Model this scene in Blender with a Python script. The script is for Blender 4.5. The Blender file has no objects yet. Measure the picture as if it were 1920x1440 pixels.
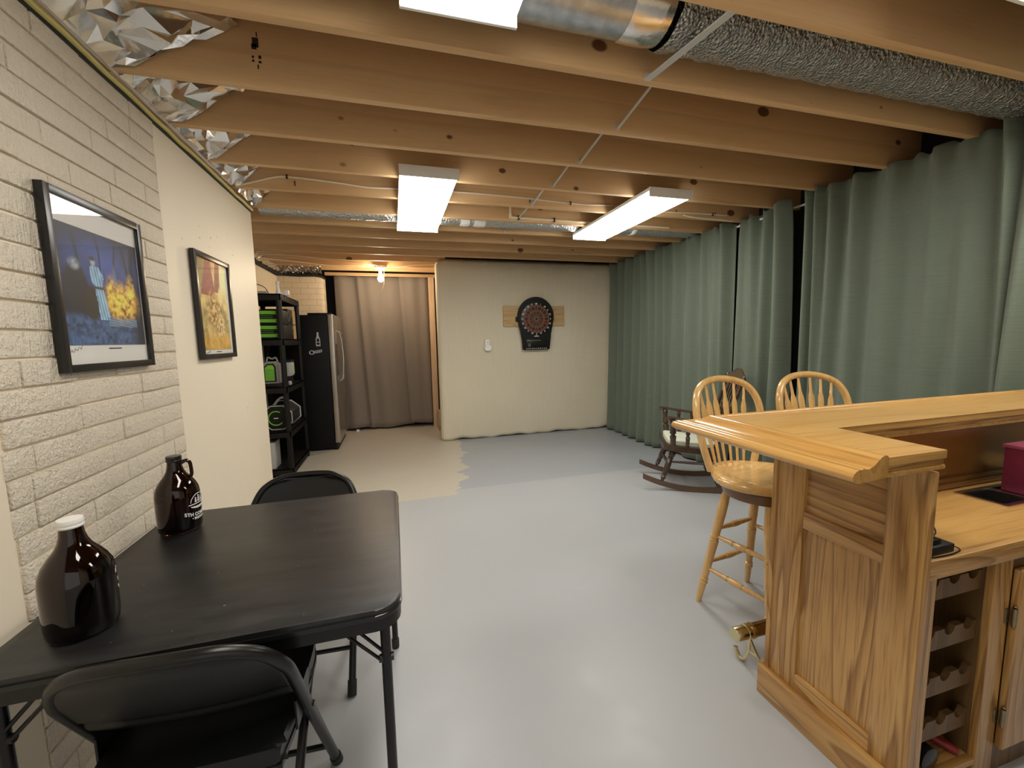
import bpy, bmesh, math, random
from mathutils import Vector, Matrix
PI = math.pi
random.seed(7)
S = bpy.context.scene
COL = S.collection

# ------------------------------------------------------------------ camera, world, exposure
W_PX, F_PX = 1920.0, 779.15
YAW, PITCH, ROLL = 0.27499, 0.10776, -0.02018
def cam_matrix():
    B = Matrix(((1, 0, 0), (0, 0, -1), (0, 1, 0)))
    cy, sy = math.cos(YAW), math.sin(YAW)
    A = Matrix(((cy, -sy, 0), (sy, cy, 0), (0, 0, 1)))
    cp, sp = math.cos(PITCH), math.sin(PITCH)
    P = Matrix(((1, 0, 0), (0, cp, -sp), (0, sp, cp)))
    cr, sr = math.cos(ROLL), math.sin(ROLL)
    Q = Matrix(((cr, -sr, 0), (sr, cr, 0), (0, 0, 1)))
    R = Q @ P @ B @ A
    M = Matrix((R[0], -R[1], -R[2])).transposed().to_4x4()
    M.translation = Vector((0, 0, 1.35))
    return M
cd = bpy.data.cameras.new('camera')
cd.sensor_width = 36.0
cd.lens = F_PX / W_PX * 36.0
cd.clip_start = 0.02
cam = bpy.data.objects.new('camera', cd)
COL.objects.link(cam)
cam.matrix_world = cam_matrix()
S.camera = cam

wd = bpy.data.worlds.new('world')
S.world = wd
wd.use_nodes = True
wd.node_tree.nodes['Background'].inputs[0].default_value = (1.0, 0.97, 0.93, 1)
wd.node_tree.nodes['Background'].inputs[1].default_value = 0.32
S.view_settings.view_transform = 'Standard'
S.view_settings.look = 'None'
S.view_settings.gamma = 1.0
S.view_settings.use_curve_mapping = False
S.view_settings.exposure = 1.5
LAMP_E = 6.5          # fluorescent lens emission
LAMP_COL = (1.0, 0.965, 0.89)
BULB_E = 120.0

# ------------------------------------------------------------------ mesh helpers
class MB:
    def __init__(s):
        s.bm = bmesh.new()
    def _xf(s, vs, M):
        if M is not None:
            for v in vs: v.co = M @ v.co
    def box(s, x0, x1, y0, y1, z0, z1, bev=0.0, M=None, mi=0, seg=2):
        vs = [s.bm.verts.new((x, y, z)) for x in (x0, x1) for y in (y0, y1) for z in (z0, z1)]
        fs = [s.bm.faces.new([vs[i] for i in q]) for q in
              ((0, 1, 3, 2), (4, 6, 7, 5), (0, 4, 5, 1), (2, 3, 7, 6), (0, 2, 6, 4), (1, 5, 7, 3))]
        for f in fs: f.material_index = mi
        s._xf(vs, M)
        if bev > 0:
            es = list({e for f in fs for e in f.edges})
            bmesh.ops.bevel(s.bm, geom=es, offset=bev, segments=seg, affect='EDGES', profile=0.6)
        return s
    def lathe(s, prof, M=None, seg=24, mi=0, caps=True):
        rings = []
        allv = []
        for r, z in prof:
            ring = [s.bm.verts.new((r * math.cos(2 * PI * i / seg), r * math.sin(2 * PI * i / seg), z)) for i in range(seg)]
            rings.append(ring); allv += ring
        for a, b in zip(rings[:-1], rings[1:]):
            for i in range(seg):
                j = (i + 1) % seg
                s.bm.faces.new((a[i], a[j], b[j], b[i])).material_index = mi
        if caps:
            s.bm.faces.new(list(reversed(rings[0]))).material_index = mi
            s.bm.faces.new(rings[-1]).material_index = mi
        s._xf(allv, M)
        return s
    def turned(s, p0, p1, prof, seg=14, mi=0):
        """lathe along a line; prof is [(t 0..1, radius)]"""
        p0, p1 = Vector(p0), Vector(p1)
        d = p1 - p0
        L = d.length
        M = Matrix.Translation(p0) @ d.to_track_quat('Z', 'Y').to_matrix().to_4x4()
        return s.lathe([(r, t * L) for t, r in prof], M, seg, mi)
    def cyl(s, p0, p1, r0, r1=None, seg=16, mi=0):
        return s.turned(p0, p1, [(0, r0), (1, r0 if r1 is None else r1)], seg, mi)
    def tube(s, pts, r, seg=10, closed=False, mi=0, sx=1.0, up=None):
        pts = [Vector(p) for p in pts]
        n = len(pts)
        rings = []
        prev = None
        for i, p in enumerate(pts):
            if closed:
                t = pts[(i + 1) % n] - pts[(i - 1) % n]
            else:
                t = pts[min(i + 1, n - 1)] - pts[max(i - 1, 0)]
            t.normalize()
            if prev is None:
                a = Vector(up) if up else (Vector((0, 0, 1)) if abs(t.z) < 0.9 else Vector((1, 0, 0)))
            else:
                a = prev
            a = (a - t * a.dot(t)).normalized()
            prev = a
            b = t.cross(a)
            rr = r(i / (n - 1)) if callable(r) else r
            rings.append([s.bm.verts.new(p + a * (rr * math.cos(2 * PI * k / seg)) + b * (rr * sx * math.sin(2 * PI * k / seg))) for k in range(seg)])
        m = n if closed else n - 1
        for i in range(m):
            a, b = rings[i], rings[(i + 1) % n]
            for k in range(seg):
                j = (k + 1) % seg
                s.bm.faces.new((a[k], a[j], b[j], b[k])).material_index = mi
        if not closed:
            s.bm.faces.new(list(reversed(rings[0]))).material_index = mi
            s.bm.faces.new(rings[-1]).material_index = mi
        return s
    def prism(s, poly, h0, h1, M=None, mi=0, bev=0.0):
        """poly in local XY, extruded along Z from h0 to h1"""
        a = [s.bm.verts.new((x, y, h0)) for x, y in poly]
        b = [s.bm.verts.new((x, y, h1)) for x, y in poly]
        n = len(poly)
        fs = [s.bm.faces.new(list(reversed(a))), s.bm.faces.new(b)]
        for i in range(n):
            j = (i + 1) % n
            fs.append(s.bm.faces.new((a[i], a[j], b[j], b[i])))
        for f in fs: f.material_index = mi
        s._xf(a + b, M)
        if bev > 0:
            es = list({e for f in fs[:2] for e in f.edges})
            bmesh.ops.bevel(s.bm, geom=es, offset=bev, segments=2, affect='EDGES', profile=0.6)
        return s
    def sweep(s, path, prof, ups, mi=0, close_prof=True):
        """path of (point, side vector, up vector); prof [(side, up)]"""
        rings = []
        for p, sv, uv in path:
            p, sv, uv = Vector(p), Vector(sv), Vector(uv)
            rings.append([s.bm.verts.new(p + sv * a + uv * b) for a, b in prof])
        n = len(prof)
        for a, b in zip(rings[:-1], rings[1:]):
            for k in range(n if close_prof else n - 1):
                j = (k + 1) % n
                s.bm.faces.new((a[k], a[j], b[j], b[k])).material_index = mi
        if close_prof:
            s.bm.faces.new(list(reversed(rings[0]))).material_index = mi
            s.bm.faces.new(rings[-1]).material_index = mi
        return s
    def grid(s, nu, nv, fn, mi=0):
        g = [[s.bm.verts.new(fn(i / nu, j / nv)) for j in range(nv + 1)] for i in range(nu + 1)]
        for i in range(nu):
            for j in range(nv):
                s.bm.faces.new((g[i][j], g[i + 1][j], g[i + 1][j + 1], g[i][j + 1])).material_index = mi
        return g
    def build(s, name, mats, parent=None, world=False, sharp=35, solid=0.0):
        me = bpy.data.meshes.new(name)
        if world and parent is not None:
            inv = (Matrix.Translation(parent.location) @ parent.rotation_euler.to_matrix().to_4x4()).inverted()
            for v in s.bm.verts: v.co = inv @ v.co
        bmesh.ops.recalc_face_normals(s.bm, faces=s.bm.faces)
        s.bm.to_mesh(me)
        s.bm.free()
        if not isinstance(mats, (list, tuple)): mats = [mats]
        for m in mats: me.materials.append(m)
        me.polygons.foreach_set('use_smooth', [True] * len(me.polygons))
        me.set_sharp_from_angle(angle=math.radians(sharp))
        o = bpy.data.objects.new(name, me)
        COL.objects.link(o)
        if parent is not None: o.parent = parent
        if solid:
            md = o.modifiers.new('thick', 'SOLIDIFY')
            md.thickness = solid
            md.offset = 0
        return o

def rrect(x0, x1, y0, y1, r, n=5):
    pts = []
    for cx, cy, a0 in ((x1 - r, y1 - r, 0), (x0 + r, y1 - r, 90), (x0 + r, y0 + r, 180), (x1 - r, y0 + r, 270)):
        for i in range(n + 1):
            a = math.radians(a0 + 90 * i / n)
            pts.append((cx + r * math.cos(a), cy + r * math.sin(a)))
    return pts
def tag(o, label, cat, group=None, kind=None):
    o['label'] = label; o['category'] = cat
    if group: o['group'] = group
    if kind: o['kind'] = kind
    return o
def thing(name, label, cat, loc=(0, 0, 0), rotz=0.0, group=None):
    o = bpy.data.objects.new(name, None)
    o.empty_display_size = 0.1
    COL.objects.link(o)
    o.location = loc
    o.rotation_euler = (0, 0, rotz)
    return tag(o, label, cat, group)
def struct(name, mb, m, **k):
    o = mb.build(name, m, **k)
    o['kind'] = 'structure'
    return o
def copy_tree(o, parent=None):
    c = o.copy(); COL.objects.link(c)
    if parent is not None: c.parent = parent
    for ch in list(o.children): copy_tree(ch, c)
    return c
XZ = Matrix(((1, 0, 0, 0), (0, 0, -1, 0), (0, 1, 0, 0), (0, 0, 0, 1)))     # local XY -> world XZ, local Z -> -Y
YZ = Matrix(((0, 0, 1, 0), (1, 0, 0, 0), (0, 1, 0, 0), (0, 0, 0, 1)))      # local XY -> world YZ, local Z -> +X

# ------------------------------------------------------------------ material helpers
class NT:
    def __init__(s, name):
        s.m = bpy.data.materials.new(name); s.m.use_nodes = True
        s.t = s.m.node_tree; s.n = s.t.nodes; s.l = s.t.links
        s.b = s.n['Principled BSDF']
    def new(s, t, **k):
        n = s.n.new(t)
        for a, v in k.items():
            if hasattr(n, a): setattr(n, a, v)
            else: n.inputs[a].default_value = v
        return n
    def link(s, a, b): s.l.new(a, b)
    def coords(s, scale=(1, 1, 1), kind='Object', rnd=False):
        tc = s.new('ShaderNodeTexCoord')
        out = tc.outputs[kind]
        if rnd:
            oi = s.new('ShaderNodeObjectInfo')
            mul = s.math('MULTIPLY', oi.outputs['Random'], 37.0)
            add = s.new('ShaderNodeVectorMath', operation='ADD')
            s.link(out, add.inputs[0]); s.link(mul, add.inputs[1]); out = add.outputs[0]
        mp = s.new('ShaderNodeMapping')
        mp.inputs['Scale'].default_value = scale
        s.link(out, mp.inputs['Vector'])
        return mp.outputs[0]
    def noise(s, vec, scale=5, detail=3, rough=0.5, dist=0.0):
        n = s.new('ShaderNodeTexNoise')
        n.inputs['Scale'].default_value = scale; n.inputs['Detail'].default_value = detail
        n.inputs['Roughness'].default_value = rough; n.inputs['Distortion'].default_value = dist
        if vec is not None: s.link(vec, n.inputs['Vector'])
        return n.outputs['Fac']
    def math(s, op, a, b=None, c=None, clamp=False):
        n = s.new('ShaderNodeMath', operation=op); n.use_clamp = clamp
        for i, v in enumerate((a, b, c)):
            if v is None: continue
            if isinstance(v, (int, float)): n.inputs[i].default_value = v
            else: s.link(v, n.inputs[i])
        return n.outputs[0]
    def ramp(s, fac, stops):
        n = s.new('ShaderNodeValToRGB')
        cr = n.color_ramp
        while len(cr.elements) < len(stops): cr.elements.new(0.5)
        for e, (p, c) in zip(cr.elements, stops):
            e.position = p; e.color = (c[0], c[1], c[2], 1)
        s.link(fac, n.inputs[0])
        return n.outputs[0]
    def mix(s, fac, a, b, blend='MIX'):
        n = s.new('ShaderNodeMix', data_type='RGBA'); n.blend_type = blend
        if isinstance(fac, (int, float)): n.inputs[0].default_value = fac
        else: s.link(fac, n.inputs[0])
        for i, v in ((6, a), (7, b)):
            if isinstance(v, tuple): n.inputs[i].default_value = (v[0], v[1], v[2], 1)
            else: s.link(v, n.inputs[i])
        return n.outputs[2]
    def color(s, v):
        if isinstance(v, tuple): s.b.inputs['Base Color'].default_value = (v[0], v[1], v[2], 1)
        else: s.link(v, s.b.inputs['Base Color'])
    def bump(s, h, strength=0.3, dist=0.01):
        n = s.new('ShaderNodeBump')
        n.inputs['Strength'].default_value = strength; n.inputs['Distance'].default_value = dist
        s.link(h, n.inputs['Height']); s.link(n.outputs[0], s.b.inputs['Normal'])
    def setv(s, **k):
        for a, v in k.items():
            a = {'rough': 'Roughness', 'metal': 'Metallic', 'spec': 'Specular IOR Level', 'coat': 'Coat Weight', 'coatr': 'Coat Roughness',
                 'trans': 'Transmission Weight', 'ior': 'IOR', 'sheen': 'Sheen Weight', 'alpha': 'Alpha'}[a]
            if isinstance(v, (int, float)): s.b.inputs[a].default_value = v
            else: s.link(v, s.b.inputs[a])

def plain(name, col, rough=0.5, metal=0.0, spec=0.5, coat=0.0, bump=0.0, bscale=80, var=0.0):
    t = NT(name); t.setv(rough=rough, metal=metal, spec=spec, coat=coat)
    v = t.coords()
    if var:
        n = t.noise(v, 6, 4)
        t.color(t.mix(n, tuple(c * (1 - var) for c in col), tuple(min(1, c * (1 + var)) for c in col)))
    else:
        t.color(col)
    if bump: t.bump(t.noise(v, bscale, 3), bump, 0.004)
    return t.m
def emit(name, col, e):
    t = NT(name); t.color(col)
    t.b.inputs['Emission Color'].default_value = (col[0], col[1], col[2], 1)
    t.b.inputs['Emission Strength'].default_value = e
    return t.m
def wood(name, axis, tones, rings=9.0, scale=6.0, stretch=0.10, pore=0.25, rough=0.32, coat=0.4, knots=False, line=0.55):
    """tones = (dark, mid, light); grain runs along axis"""
    t = NT(name)
    sc = [scale] * 3; sc['xyz'.index(axis)] = scale * stretch
    v = t.coords(tuple(sc), rnd=True)
    n = t.noise(v, 1.0, 2, 0.45, 0.35)
    k = t.math('FRACT', t.math('MULTIPLY', n, rings))
    grain = t.ramp(k, [(0.0, tones[2]), (0.55, tones[1]), (0.90, tones[0]), (1.0, tones[2])])
    base = t.mix(line, tones[1], grain)
    sp = [150.0] * 3; sp['xyz'.index(axis)] = 5.0
    p = t.noise(t.coords(tuple(sp), rnd=True), 1.0, 2, 0.6)
    pr = t.ramp(p, [(0.30, (0.55, 0.48, 0.40)), (0.52, (1, 1, 1))])
    col = t.mix(pore, base, t.mix(1.0, base, pr, 'MULTIPLY'))
    big = t.noise(t.coords((1.3, 1.3, 1.3), rnd=True), 1.0, 2)
    col = t.mix(t.math('MULTIPLY', big, 0.22), col, tones[0])
    if knots:
        ks = [5.5, 5.5, 5.5]; ks['xyz'.index(axis)] = 3.6
        vo = t.new('ShaderNodeTexVoronoi'); vo.inputs['Scale'].default_value = 1.0
        t.link(t.coords(tuple(ks), rnd=True), vo.inputs['Vector'])
        hsv = t.new('ShaderNodeSeparateColor'); t.link(vo.outputs['Color'], hsv.inputs[0])
        thr = t.math('MULTIPLY', t.math('POWER', hsv.outputs[0], 1.2), 0.15)
        d = t.math('SUBTRACT', vo.outputs['Distance'], thr)
        kn = t.ramp(d, [(0.0, (1, 1, 1)), (0.035, (0, 0, 0))])
        col = t.mix(kn, col, (tones[0][0] * 0.30, tones[0][1] * 0.22, tones[0][2] * 0.20))
    t.color(col)
    t.setv(rough=rough, coat=coat, coatr=0.12)
    t.bump(p, 0.06, 0.002)
    return t.m

OAK = ((0.22, 0.095, 0.022), (0.50, 0.275, 0.085), (0.585, 0.35, 0.125))
oak = {a: wood('oak_' + a, a, OAK, rings=13, scale=7.0, stretch=0.075, pore=0.85, line=0.75) for a in 'xyz'}
oak_top = wood('oak_top', 'x', ((0.44, 0.225, 0.06), (0.60, 0.345, 0.105), (0.66, 0.41, 0.14)), rings=5, scale=7, stretch=0.06, rough=0.34, coat=0.3, line=0.4, pore=0.5)
oak_rail = wood('oak_rail', 'y', ((0.42, 0.205, 0.05), (0.58, 0.325, 0.095), (0.66, 0.40, 0.14)), rings=6, scale=7, stretch=0.06, rough=0.2, coat=0.8, line=0.5, pore=0.5)
oak_shade = wood('oak_inside_shade', 'z', ((0.07, 0.036, 0.011), (0.14, 0.075, 0.025), (0.18, 0.10, 0.036)), rings=6, scale=5.5, stretch=0.08, pore=0.5, coat=0.1, rough=0.5)  # same oak darkened; the cabinet's inner shade is put into the colour
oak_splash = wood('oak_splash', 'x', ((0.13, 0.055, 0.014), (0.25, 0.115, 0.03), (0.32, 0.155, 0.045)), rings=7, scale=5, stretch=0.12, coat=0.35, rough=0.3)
oak_stool = wood('oak_stool', 'z', ((0.55, 0.31, 0.10), (0.72, 0.45, 0.165), (0.78, 0.52, 0.21)), rings=5, scale=8, stretch=0.08, pore=0.3, coat=0.7, rough=0.25, line=0.4)
oak_seat = wood('oak_seat', 'x', ((0.55, 0.31, 0.10), (0.72, 0.45, 0.165), (0.78, 0.52, 0.21)), rings=6, scale=7, stretch=0.08, pore=0.3, coat=0.7, rough=0.25, line=0.4)
pine = wood('pine_joist', 'x', ((0.46, 0.27, 0.115), (0.70, 0.455, 0.23), (0.76, 0.52, 0.285)), rings=4, scale=5, stretch=0.05, pore=0.15, rough=0.6, coat=0.0, knots=True, line=0.3)
pine_lt = wood('pine_board', 'x', ((0.42, 0.25, 0.10), (0.60, 0.41, 0.20), (0.66, 0.47, 0.25)), rings=9, scale=9, stretch=0.10, pore=0.2, rough=0.6, coat=0.0, line=0.7)
pine_z = wood('pine_stud', 'z', ((0.50, 0.33, 0.20), (0.66, 0.47, 0.30), (0.72, 0.54, 0.36)), rings=5, scale=8, stretch=0.08, pore=0.2, rough=0.6, coat=0.0, line=0.4)
walnut = wood('dark_walnut', 'z', ((0.028, 0.013, 0.007), (0.055, 0.026, 0.013), (0.085, 0.042, 0.022)), rings=5, scale=9, stretch=0.1, rough=0.28, coat=0.6)
walnut_y = wood('dark_walnut_rail', 'y', ((0.06, 0.03, 0.014), (0.10, 0.052, 0.025), (0.14, 0.075, 0.036)), rings=5, scale=9, stretch=0.1, rough=0.3, coat=0.5)
subfloor = plain('subfloor_board', (0.22, 0.14, 0.08), 0.8, var=0.25)

blk_metal = plain('black_metal', (0.005, 0.005, 0.005), 0.33, spec=0.4, bump=0.02, bscale=300)
blk_plastic = plain('black_plastic', (0.006, 0.0065, 0.0065), 0.5, spec=0.3, bump=0.04, bscale=250)
blk_gloss = plain('black_gloss', (0.010, 0.010, 0.011), 0.22)
blk_vinyl = plain('black_vinyl', (0.004, 0.0045, 0.0045), 0.38, spec=0.4, bump=0.06, bscale=260)
rubber = plain('rubber', (0.015, 0.015, 0.015), 0.7)
frame_blk = plain('frame_black', (0.012, 0.011, 0.011), 0.30)
steel = plain('stainless', (0.50, 0.47, 0.43), 0.30, metal=1.0)
chrome = plain('chrome', (0.75, 0.74, 0.72), 0.15, metal=1.0)
brass = plain('brass', (0.62, 0.47, 0.20), 0.22, metal=1.0)
brass_dk = plain('brass_tube', (0.40, 0.26, 0.10), 0.18, metal=1.0)
brass_pale = plain('brass_bracket', (0.78, 0.70, 0.42), 0.25, metal=1.0)
white_paint = plain('white_enamel', (0.80, 0.80, 0.78), 0.35)
white_plastic = plain('white_plastic', (0.90, 0.90, 0.88), 0.4)
cream_cable = plain('cable_sheath', (0.72, 0.64, 0.50), 0.5)
yellow_cable = plain('cable_yellow', (0.55, 0.47, 0.14), 0.5)
pvc = plain('pvc_cream', (0.80, 0.70, 0.48), 0.4)
green_pl = plain('green_plastic', (0.17, 0.50, 0.04), 0.4)
green_dk = plain('green_dark', (0.05, 0.16, 0.03), 0.5)
grey_pl = plain('grey_plastic', (0.24, 0.25, 0.26), 0.5)
lt_grey = plain('light_grey_plastic', (0.42, 0.43, 0.43), 0.45)
cardboard = plain('cardboard', (0.50, 0.32, 0.16), 0.8, var=0.12)
maroon = plain('maroon_carton', (0.15, 0.012, 0.035), 0.45, bump=0.05, bscale=120)
red_pl = plain('red_plastic', (0.22, 0.015, 0.015), 0.35)
cushion_m = plain('cushion_fabric', (0.66, 0.68, 0.56), 0.85, bump=0.2, bscale=90, var=0.06)
shade_m = plain('gap_shade', (0.02, 0.018, 0.02), 0.9)  # near-black wall colour, painting in the shade behind gaps
logo_white = plain('printed_white', (0.80, 0.80, 0.78), 0.5)
silver_lbl = plain('silver_sticker', (0.65, 0.65, 0.66), 0.3, metal=0.3)
staple = plain('staple_black', (0.02, 0.015, 0.015), 0.5)
lens_m = emit('fluorescent_lens', LAMP_COL, LAMP_E)
bulb_m = emit('bulb_glow', (1.0, 0.80, 0.55), BULB_E)

def m_galv():
    t = NT('galvanised'); v = t.coords((9, 9, 9))
    n = t.noise(v, 3, 3)
    t.color(t.ramp(n, [(0.3, (0.40, 0.42, 0.43)), (0.7, (0.58, 0.60, 0.61))]))
    t.setv(metal=1.0, rough=0.32); return t.m
galv = m_galv()
def m_foil(name, col, rough, sc, strength):
    t = NT(name); v = t.coords((1, 1, 1))
    t.color(col); t.setv(metal=1.0, rough=rough)
    vo = t.new('ShaderNodeTexVoronoi', feature='F1'); vo.inputs['Scale'].default_value = sc
    t.link(v, vo.inputs['Vector'])
    h = t.math('ADD', vo.outputs['Distance'], t.noise(v, sc * 1.3, 4))
    t.bump(h, strength, 0.02); return t.m
strap_m = plain('zinc_strap', (0.62, 0.62, 0.60), 0.45, metal=0.35)
foil = m_foil('foil_facing', (0.80, 0.77, 0.72), 0.20, 7, 0.22)
duct_wrap = m_foil('duct_wrap', (0.42, 0.42, 0.41), 0.27, 90, 0.7)
def m_lens_side(): return plain('fixture_housing', (0.84, 0.83, 0.80), 0.4)
housing_m = m_lens_side()

def m_paint(name, col, rough=0.5, bump=0.25, bscale=40, var=0.05, spots=False):
    t = NT(name); v = t.coords()
    n = t.noise(v, 1.7, 4)
    c = t.mix(n, tuple(x * (1 - var) for x in col), tuple(min(1, x * (1 + var)) for x in col))
    if spots:
        sp = t.noise(v, 34, 2, 0.5)
        msk = t.math('MULTIPLY', t.ramp(sp, [(0.70, (0, 0, 0)), (0.74, (1, 1, 1))]), t.ramp(t.noise(v, 2.3, 1), [(0.55, (0, 0, 0)), (0.62, (1, 1, 1))]))
        c = t.mix(msk, c, (0.30, 0.24, 0.17))
    t.color(c); t.setv(rough=rough)
    h = t.math('ADD', t.noise(v, bscale, 4), t.math('MULTIPLY', t.noise(v, bscale * 6, 2), 0.25))
    t.bump(h, bump, 0.006); return t.m
WALL = (0.82, 0.725, 0.57)
plaster = m_paint('painted_concrete', WALL, 0.48, 0.12, 14, 0.05, spots=True)
brick_m = None
def m_brick():
    t = NT('painted_brick'); v = t.coords()
    n = t.noise(v, 1.7, 4)
    t.color(t.mix(n, (0.71, 0.625, 0.50), (0.79, 0.705, 0.575))); t.setv(rough=0.42)
    rip = t.noise(t.coords((1, 90, 14)), 1.0, 3, 0.55)
    fine = t.noise(v, 140, 3)
    pit = t.noise(v, 62, 4, 0.65)
    h = t.math('ADD', t.math('MULTIPLY', rip, 0.8), t.math('ADD', t.math('MULTIPLY', fine, 0.35), t.math('MULTIPLY', pit, 0.8)))
    t.bump(h, 1.0, 0.011); return t.m
brick_m = m_brick()
def m_floor():
    t = NT('painted_concrete_floor')
    tc = t.new('ShaderNodeTexCoord'); sx = t.new('ShaderNodeSeparateXYZ'); t.link(tc.outputs['Object'], sx.inputs[0])
    v = t.coords()
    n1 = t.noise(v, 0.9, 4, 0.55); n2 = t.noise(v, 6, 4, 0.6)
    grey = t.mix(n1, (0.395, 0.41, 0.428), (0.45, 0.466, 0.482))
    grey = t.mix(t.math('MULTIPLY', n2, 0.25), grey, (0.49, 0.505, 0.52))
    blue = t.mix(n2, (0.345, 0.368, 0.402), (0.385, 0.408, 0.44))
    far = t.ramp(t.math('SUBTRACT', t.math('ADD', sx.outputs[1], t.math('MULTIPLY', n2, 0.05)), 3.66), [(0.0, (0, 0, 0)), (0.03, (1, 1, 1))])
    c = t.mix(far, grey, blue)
    jag = t.noise(t.coords((0.6, 3.2, 1)), 1.0, 3, 0.6)
    edge = t.math('ADD', t.math('MULTIPLY', t.math('SUBTRACT', jag, 0.5), 0.55), t.math('MULTIPLY', t.math('SUBTRACT', sx.outputs[1], 3.5), 0.13))
    xe = t.math('SUBTRACT', t.math('ADD', 0.52, edge), sx.outputs[0])
    mx = t.math('GREATER_THAN', xe, 0.0)
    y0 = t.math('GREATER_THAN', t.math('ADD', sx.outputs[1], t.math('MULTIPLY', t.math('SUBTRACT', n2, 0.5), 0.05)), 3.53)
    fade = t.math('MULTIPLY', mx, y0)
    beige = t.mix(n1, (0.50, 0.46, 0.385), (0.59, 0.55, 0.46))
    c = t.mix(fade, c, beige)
    scuff = t.ramp(t.noise(t.coords((2.0, 14, 1)), 3, 5, 0.65), [(0.68, (0, 0, 0)), (0.78, (1, 1, 1))])
    c = t.mix(t.math('MULTIPLY', scuff, 0.14), c, (0.36, 0.36, 0.36))
    t.color(c)
    t.setv(rough=t.ramp(n2, [(0.3, (0.34, 0.34, 0.34)), (0.7, (0.46, 0.46, 0.46))]))
    t.bump(t.noise(v, 60, 4), 0.05, 0.004); return t.m
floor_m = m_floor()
def m_blanket():
    t = NT('insulation_blanket'); v = t.coords()
    tc = t.new('ShaderNodeTexCoord'); sx = t.new('ShaderNodeSeparateXYZ'); t.link(tc.outputs['Object'], sx.inputs[0])
    w = t.math('SINE', t.math('MULTIPLY', sx.outputs[0], 2 * PI / 0.027))
    n = t.noise(v, 2.0, 4)
    line = t.ramp(w, [(0.0, (0.80, 0.80, 0.80)), (0.12, (1, 1, 1))])
    line = t.ramp(t.math('MULTIPLY_ADD', w, 0.5, 0.5), [(0.0, (0.84, 0.83, 0.80)), (0.14, (1, 1, 1))])
    base = t.mix(n, (0.70, 0.635, 0.48), (0.77, 0.705, 0.555))
    t.color(t.mix(1.0, base, line, 'MULTIPLY')); t.setv(rough=0.55)
    h = t.math('ADD', t.math('MULTIPLY', w, 0.12), t.noise(t.coords((3, 3, 9)), 2.2, 4))
    t.bump(h, 0.35, 0.012); return t.m
blanket = m_blanket()
def m_alcove():
    t = NT('ribbed_painted_brick'); v = t.coords()
    br = t.new('ShaderNodeTexBrick'); br.inputs['Scale'].default_value = 1.0
    br.inputs['Brick Width'].default_value = 0.2; br.inputs['Row Height'].default_value = 0.078; br.inputs['Mortar Size'].default_value = 0.006
    mp = t.new('ShaderNodeMapping'); mp.inputs['Rotation'].default_value = (PI / 2, 0, 0)
    tc = t.new('ShaderNodeTexCoord'); t.link(tc.outputs['Object'], mp.inputs[0]); t.link(mp.outputs[0], br.inputs['Vector'])
    t.color(t.mix(br.outputs['Fac'], (0.70, 0.60, 0.45), (0.60, 0.50, 0.37))); t.setv(rough=0.45)
    rip = t.noise(t.coords((60, 1, 8)), 1.0, 3)
    h = t.math('SUBTRACT', t.math('MULTIPLY', rip, 0.6), br.outputs['Fac'])
    t.bump(h, 0.6, 0.008); return t.m
alcove_m = m_alcove()
def m_curtain(name, a, b, slub=True):
    t = NT(name)
    n = t.noise(t.coords((5, 5, 170)), 1.0, 3, 0.6)
    n2 = t.noise(t.coords((260, 260, 40)), 1.0, 2, 0.5)
    f = t.math('ADD', t.math('MULTIPLY', n, 0.7), t.math('MULTIPLY', n2, 0.3)) if slub else n2
    t.color(t.mix(f, a, b)); t.setv(rough=0.75, sheen=0.25, spec=0.3)
    t.bump(f, 0.35, 0.003); return t.m
green_c = m_curtain('green_linen', (0.088, 0.116, 0.084), (0.178, 0.213, 0.165))
grey_c = m_curtain('taupe_blackout', (0.20, 0.168, 0.142), (0.245, 0.208, 0.178), False)
def m_table():
    t = NT('worn_black_vinyl')
    n = t.noise(t.coords((6, 26, 4)), 1.0, 5, 0.65, 0.4)
    m = t.noise(t.coords((2.2, 3.2, 1)), 1.0, 2)
    f = t.math('MULTIPLY', n, m)
    c = t.ramp(f, [(0.14, (0.004, 0.004, 0.0045)), (0.42, (0.026, 0.026, 0.027))])
    sp = t.ramp(t.noise(t.coords((1, 1, 1)), 95, 1), [(0.80, (0, 0, 0)), (0.83, (1, 1, 1))])
    c = t.mix(sp, c, (0.25, 0.24, 0.22))
    t.color(c); t.setv(rough=0.42, spec=0.5); t.bump(t.noise(t.coords(), 220, 3), 0.06, 0.002); return t.m
table_m = m_table()
def m_glass(name, col, ior=1.5, rough=0.0):
    t = NT(name); t.color(col); t.setv(trans=1.0, rough=rough, ior=ior); return t.m
amber = m_glass('amber_glass', (0.10, 0.032, 0.010))
def m_pane():
    t = NT('picture_glass')
    gl = t.new('ShaderNodeBsdfGlossy'); gl.inputs['Roughness'].default_value = 0.02
    tr = t.new('ShaderNodeBsdfTransparent')
    fr = t.new('ShaderNodeFresnel'); fr.inputs[0].default_value = 1.45
    ge = t.new('ShaderNodeNewGeometry')
    fac = t.math('MULTIPLY', fr.outputs[0], t.math('SUBTRACT', 1.0, ge.outputs['Backfacing']))
    mx = t.new('ShaderNodeMixShader')
    t.link(fac, mx.inputs[0]); t.link(tr.outputs[0], mx.inputs[1]); t.link(gl.outputs[0], mx.inputs[2])
    t.link(mx.outputs[0], t.n['Material Output'].inputs[0]); return t.m
pane_m = m_pane()
def m_vcol():
    t = NT('printed_artwork')
    a = t.new('ShaderNodeAttribute'); a.attribute_name = 'Col'
    t.link(a.outputs['Color'], t.b.inputs['Base Color']); t.setv(rough=0.45); return t.m
art_m = m_vcol()
red_seg = plain('dart_red', (0.11, 0.014, 0.008), 0.5)
blk_seg = plain('dart_black', (0.012, 0.012, 0.012), 0.5)
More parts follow.
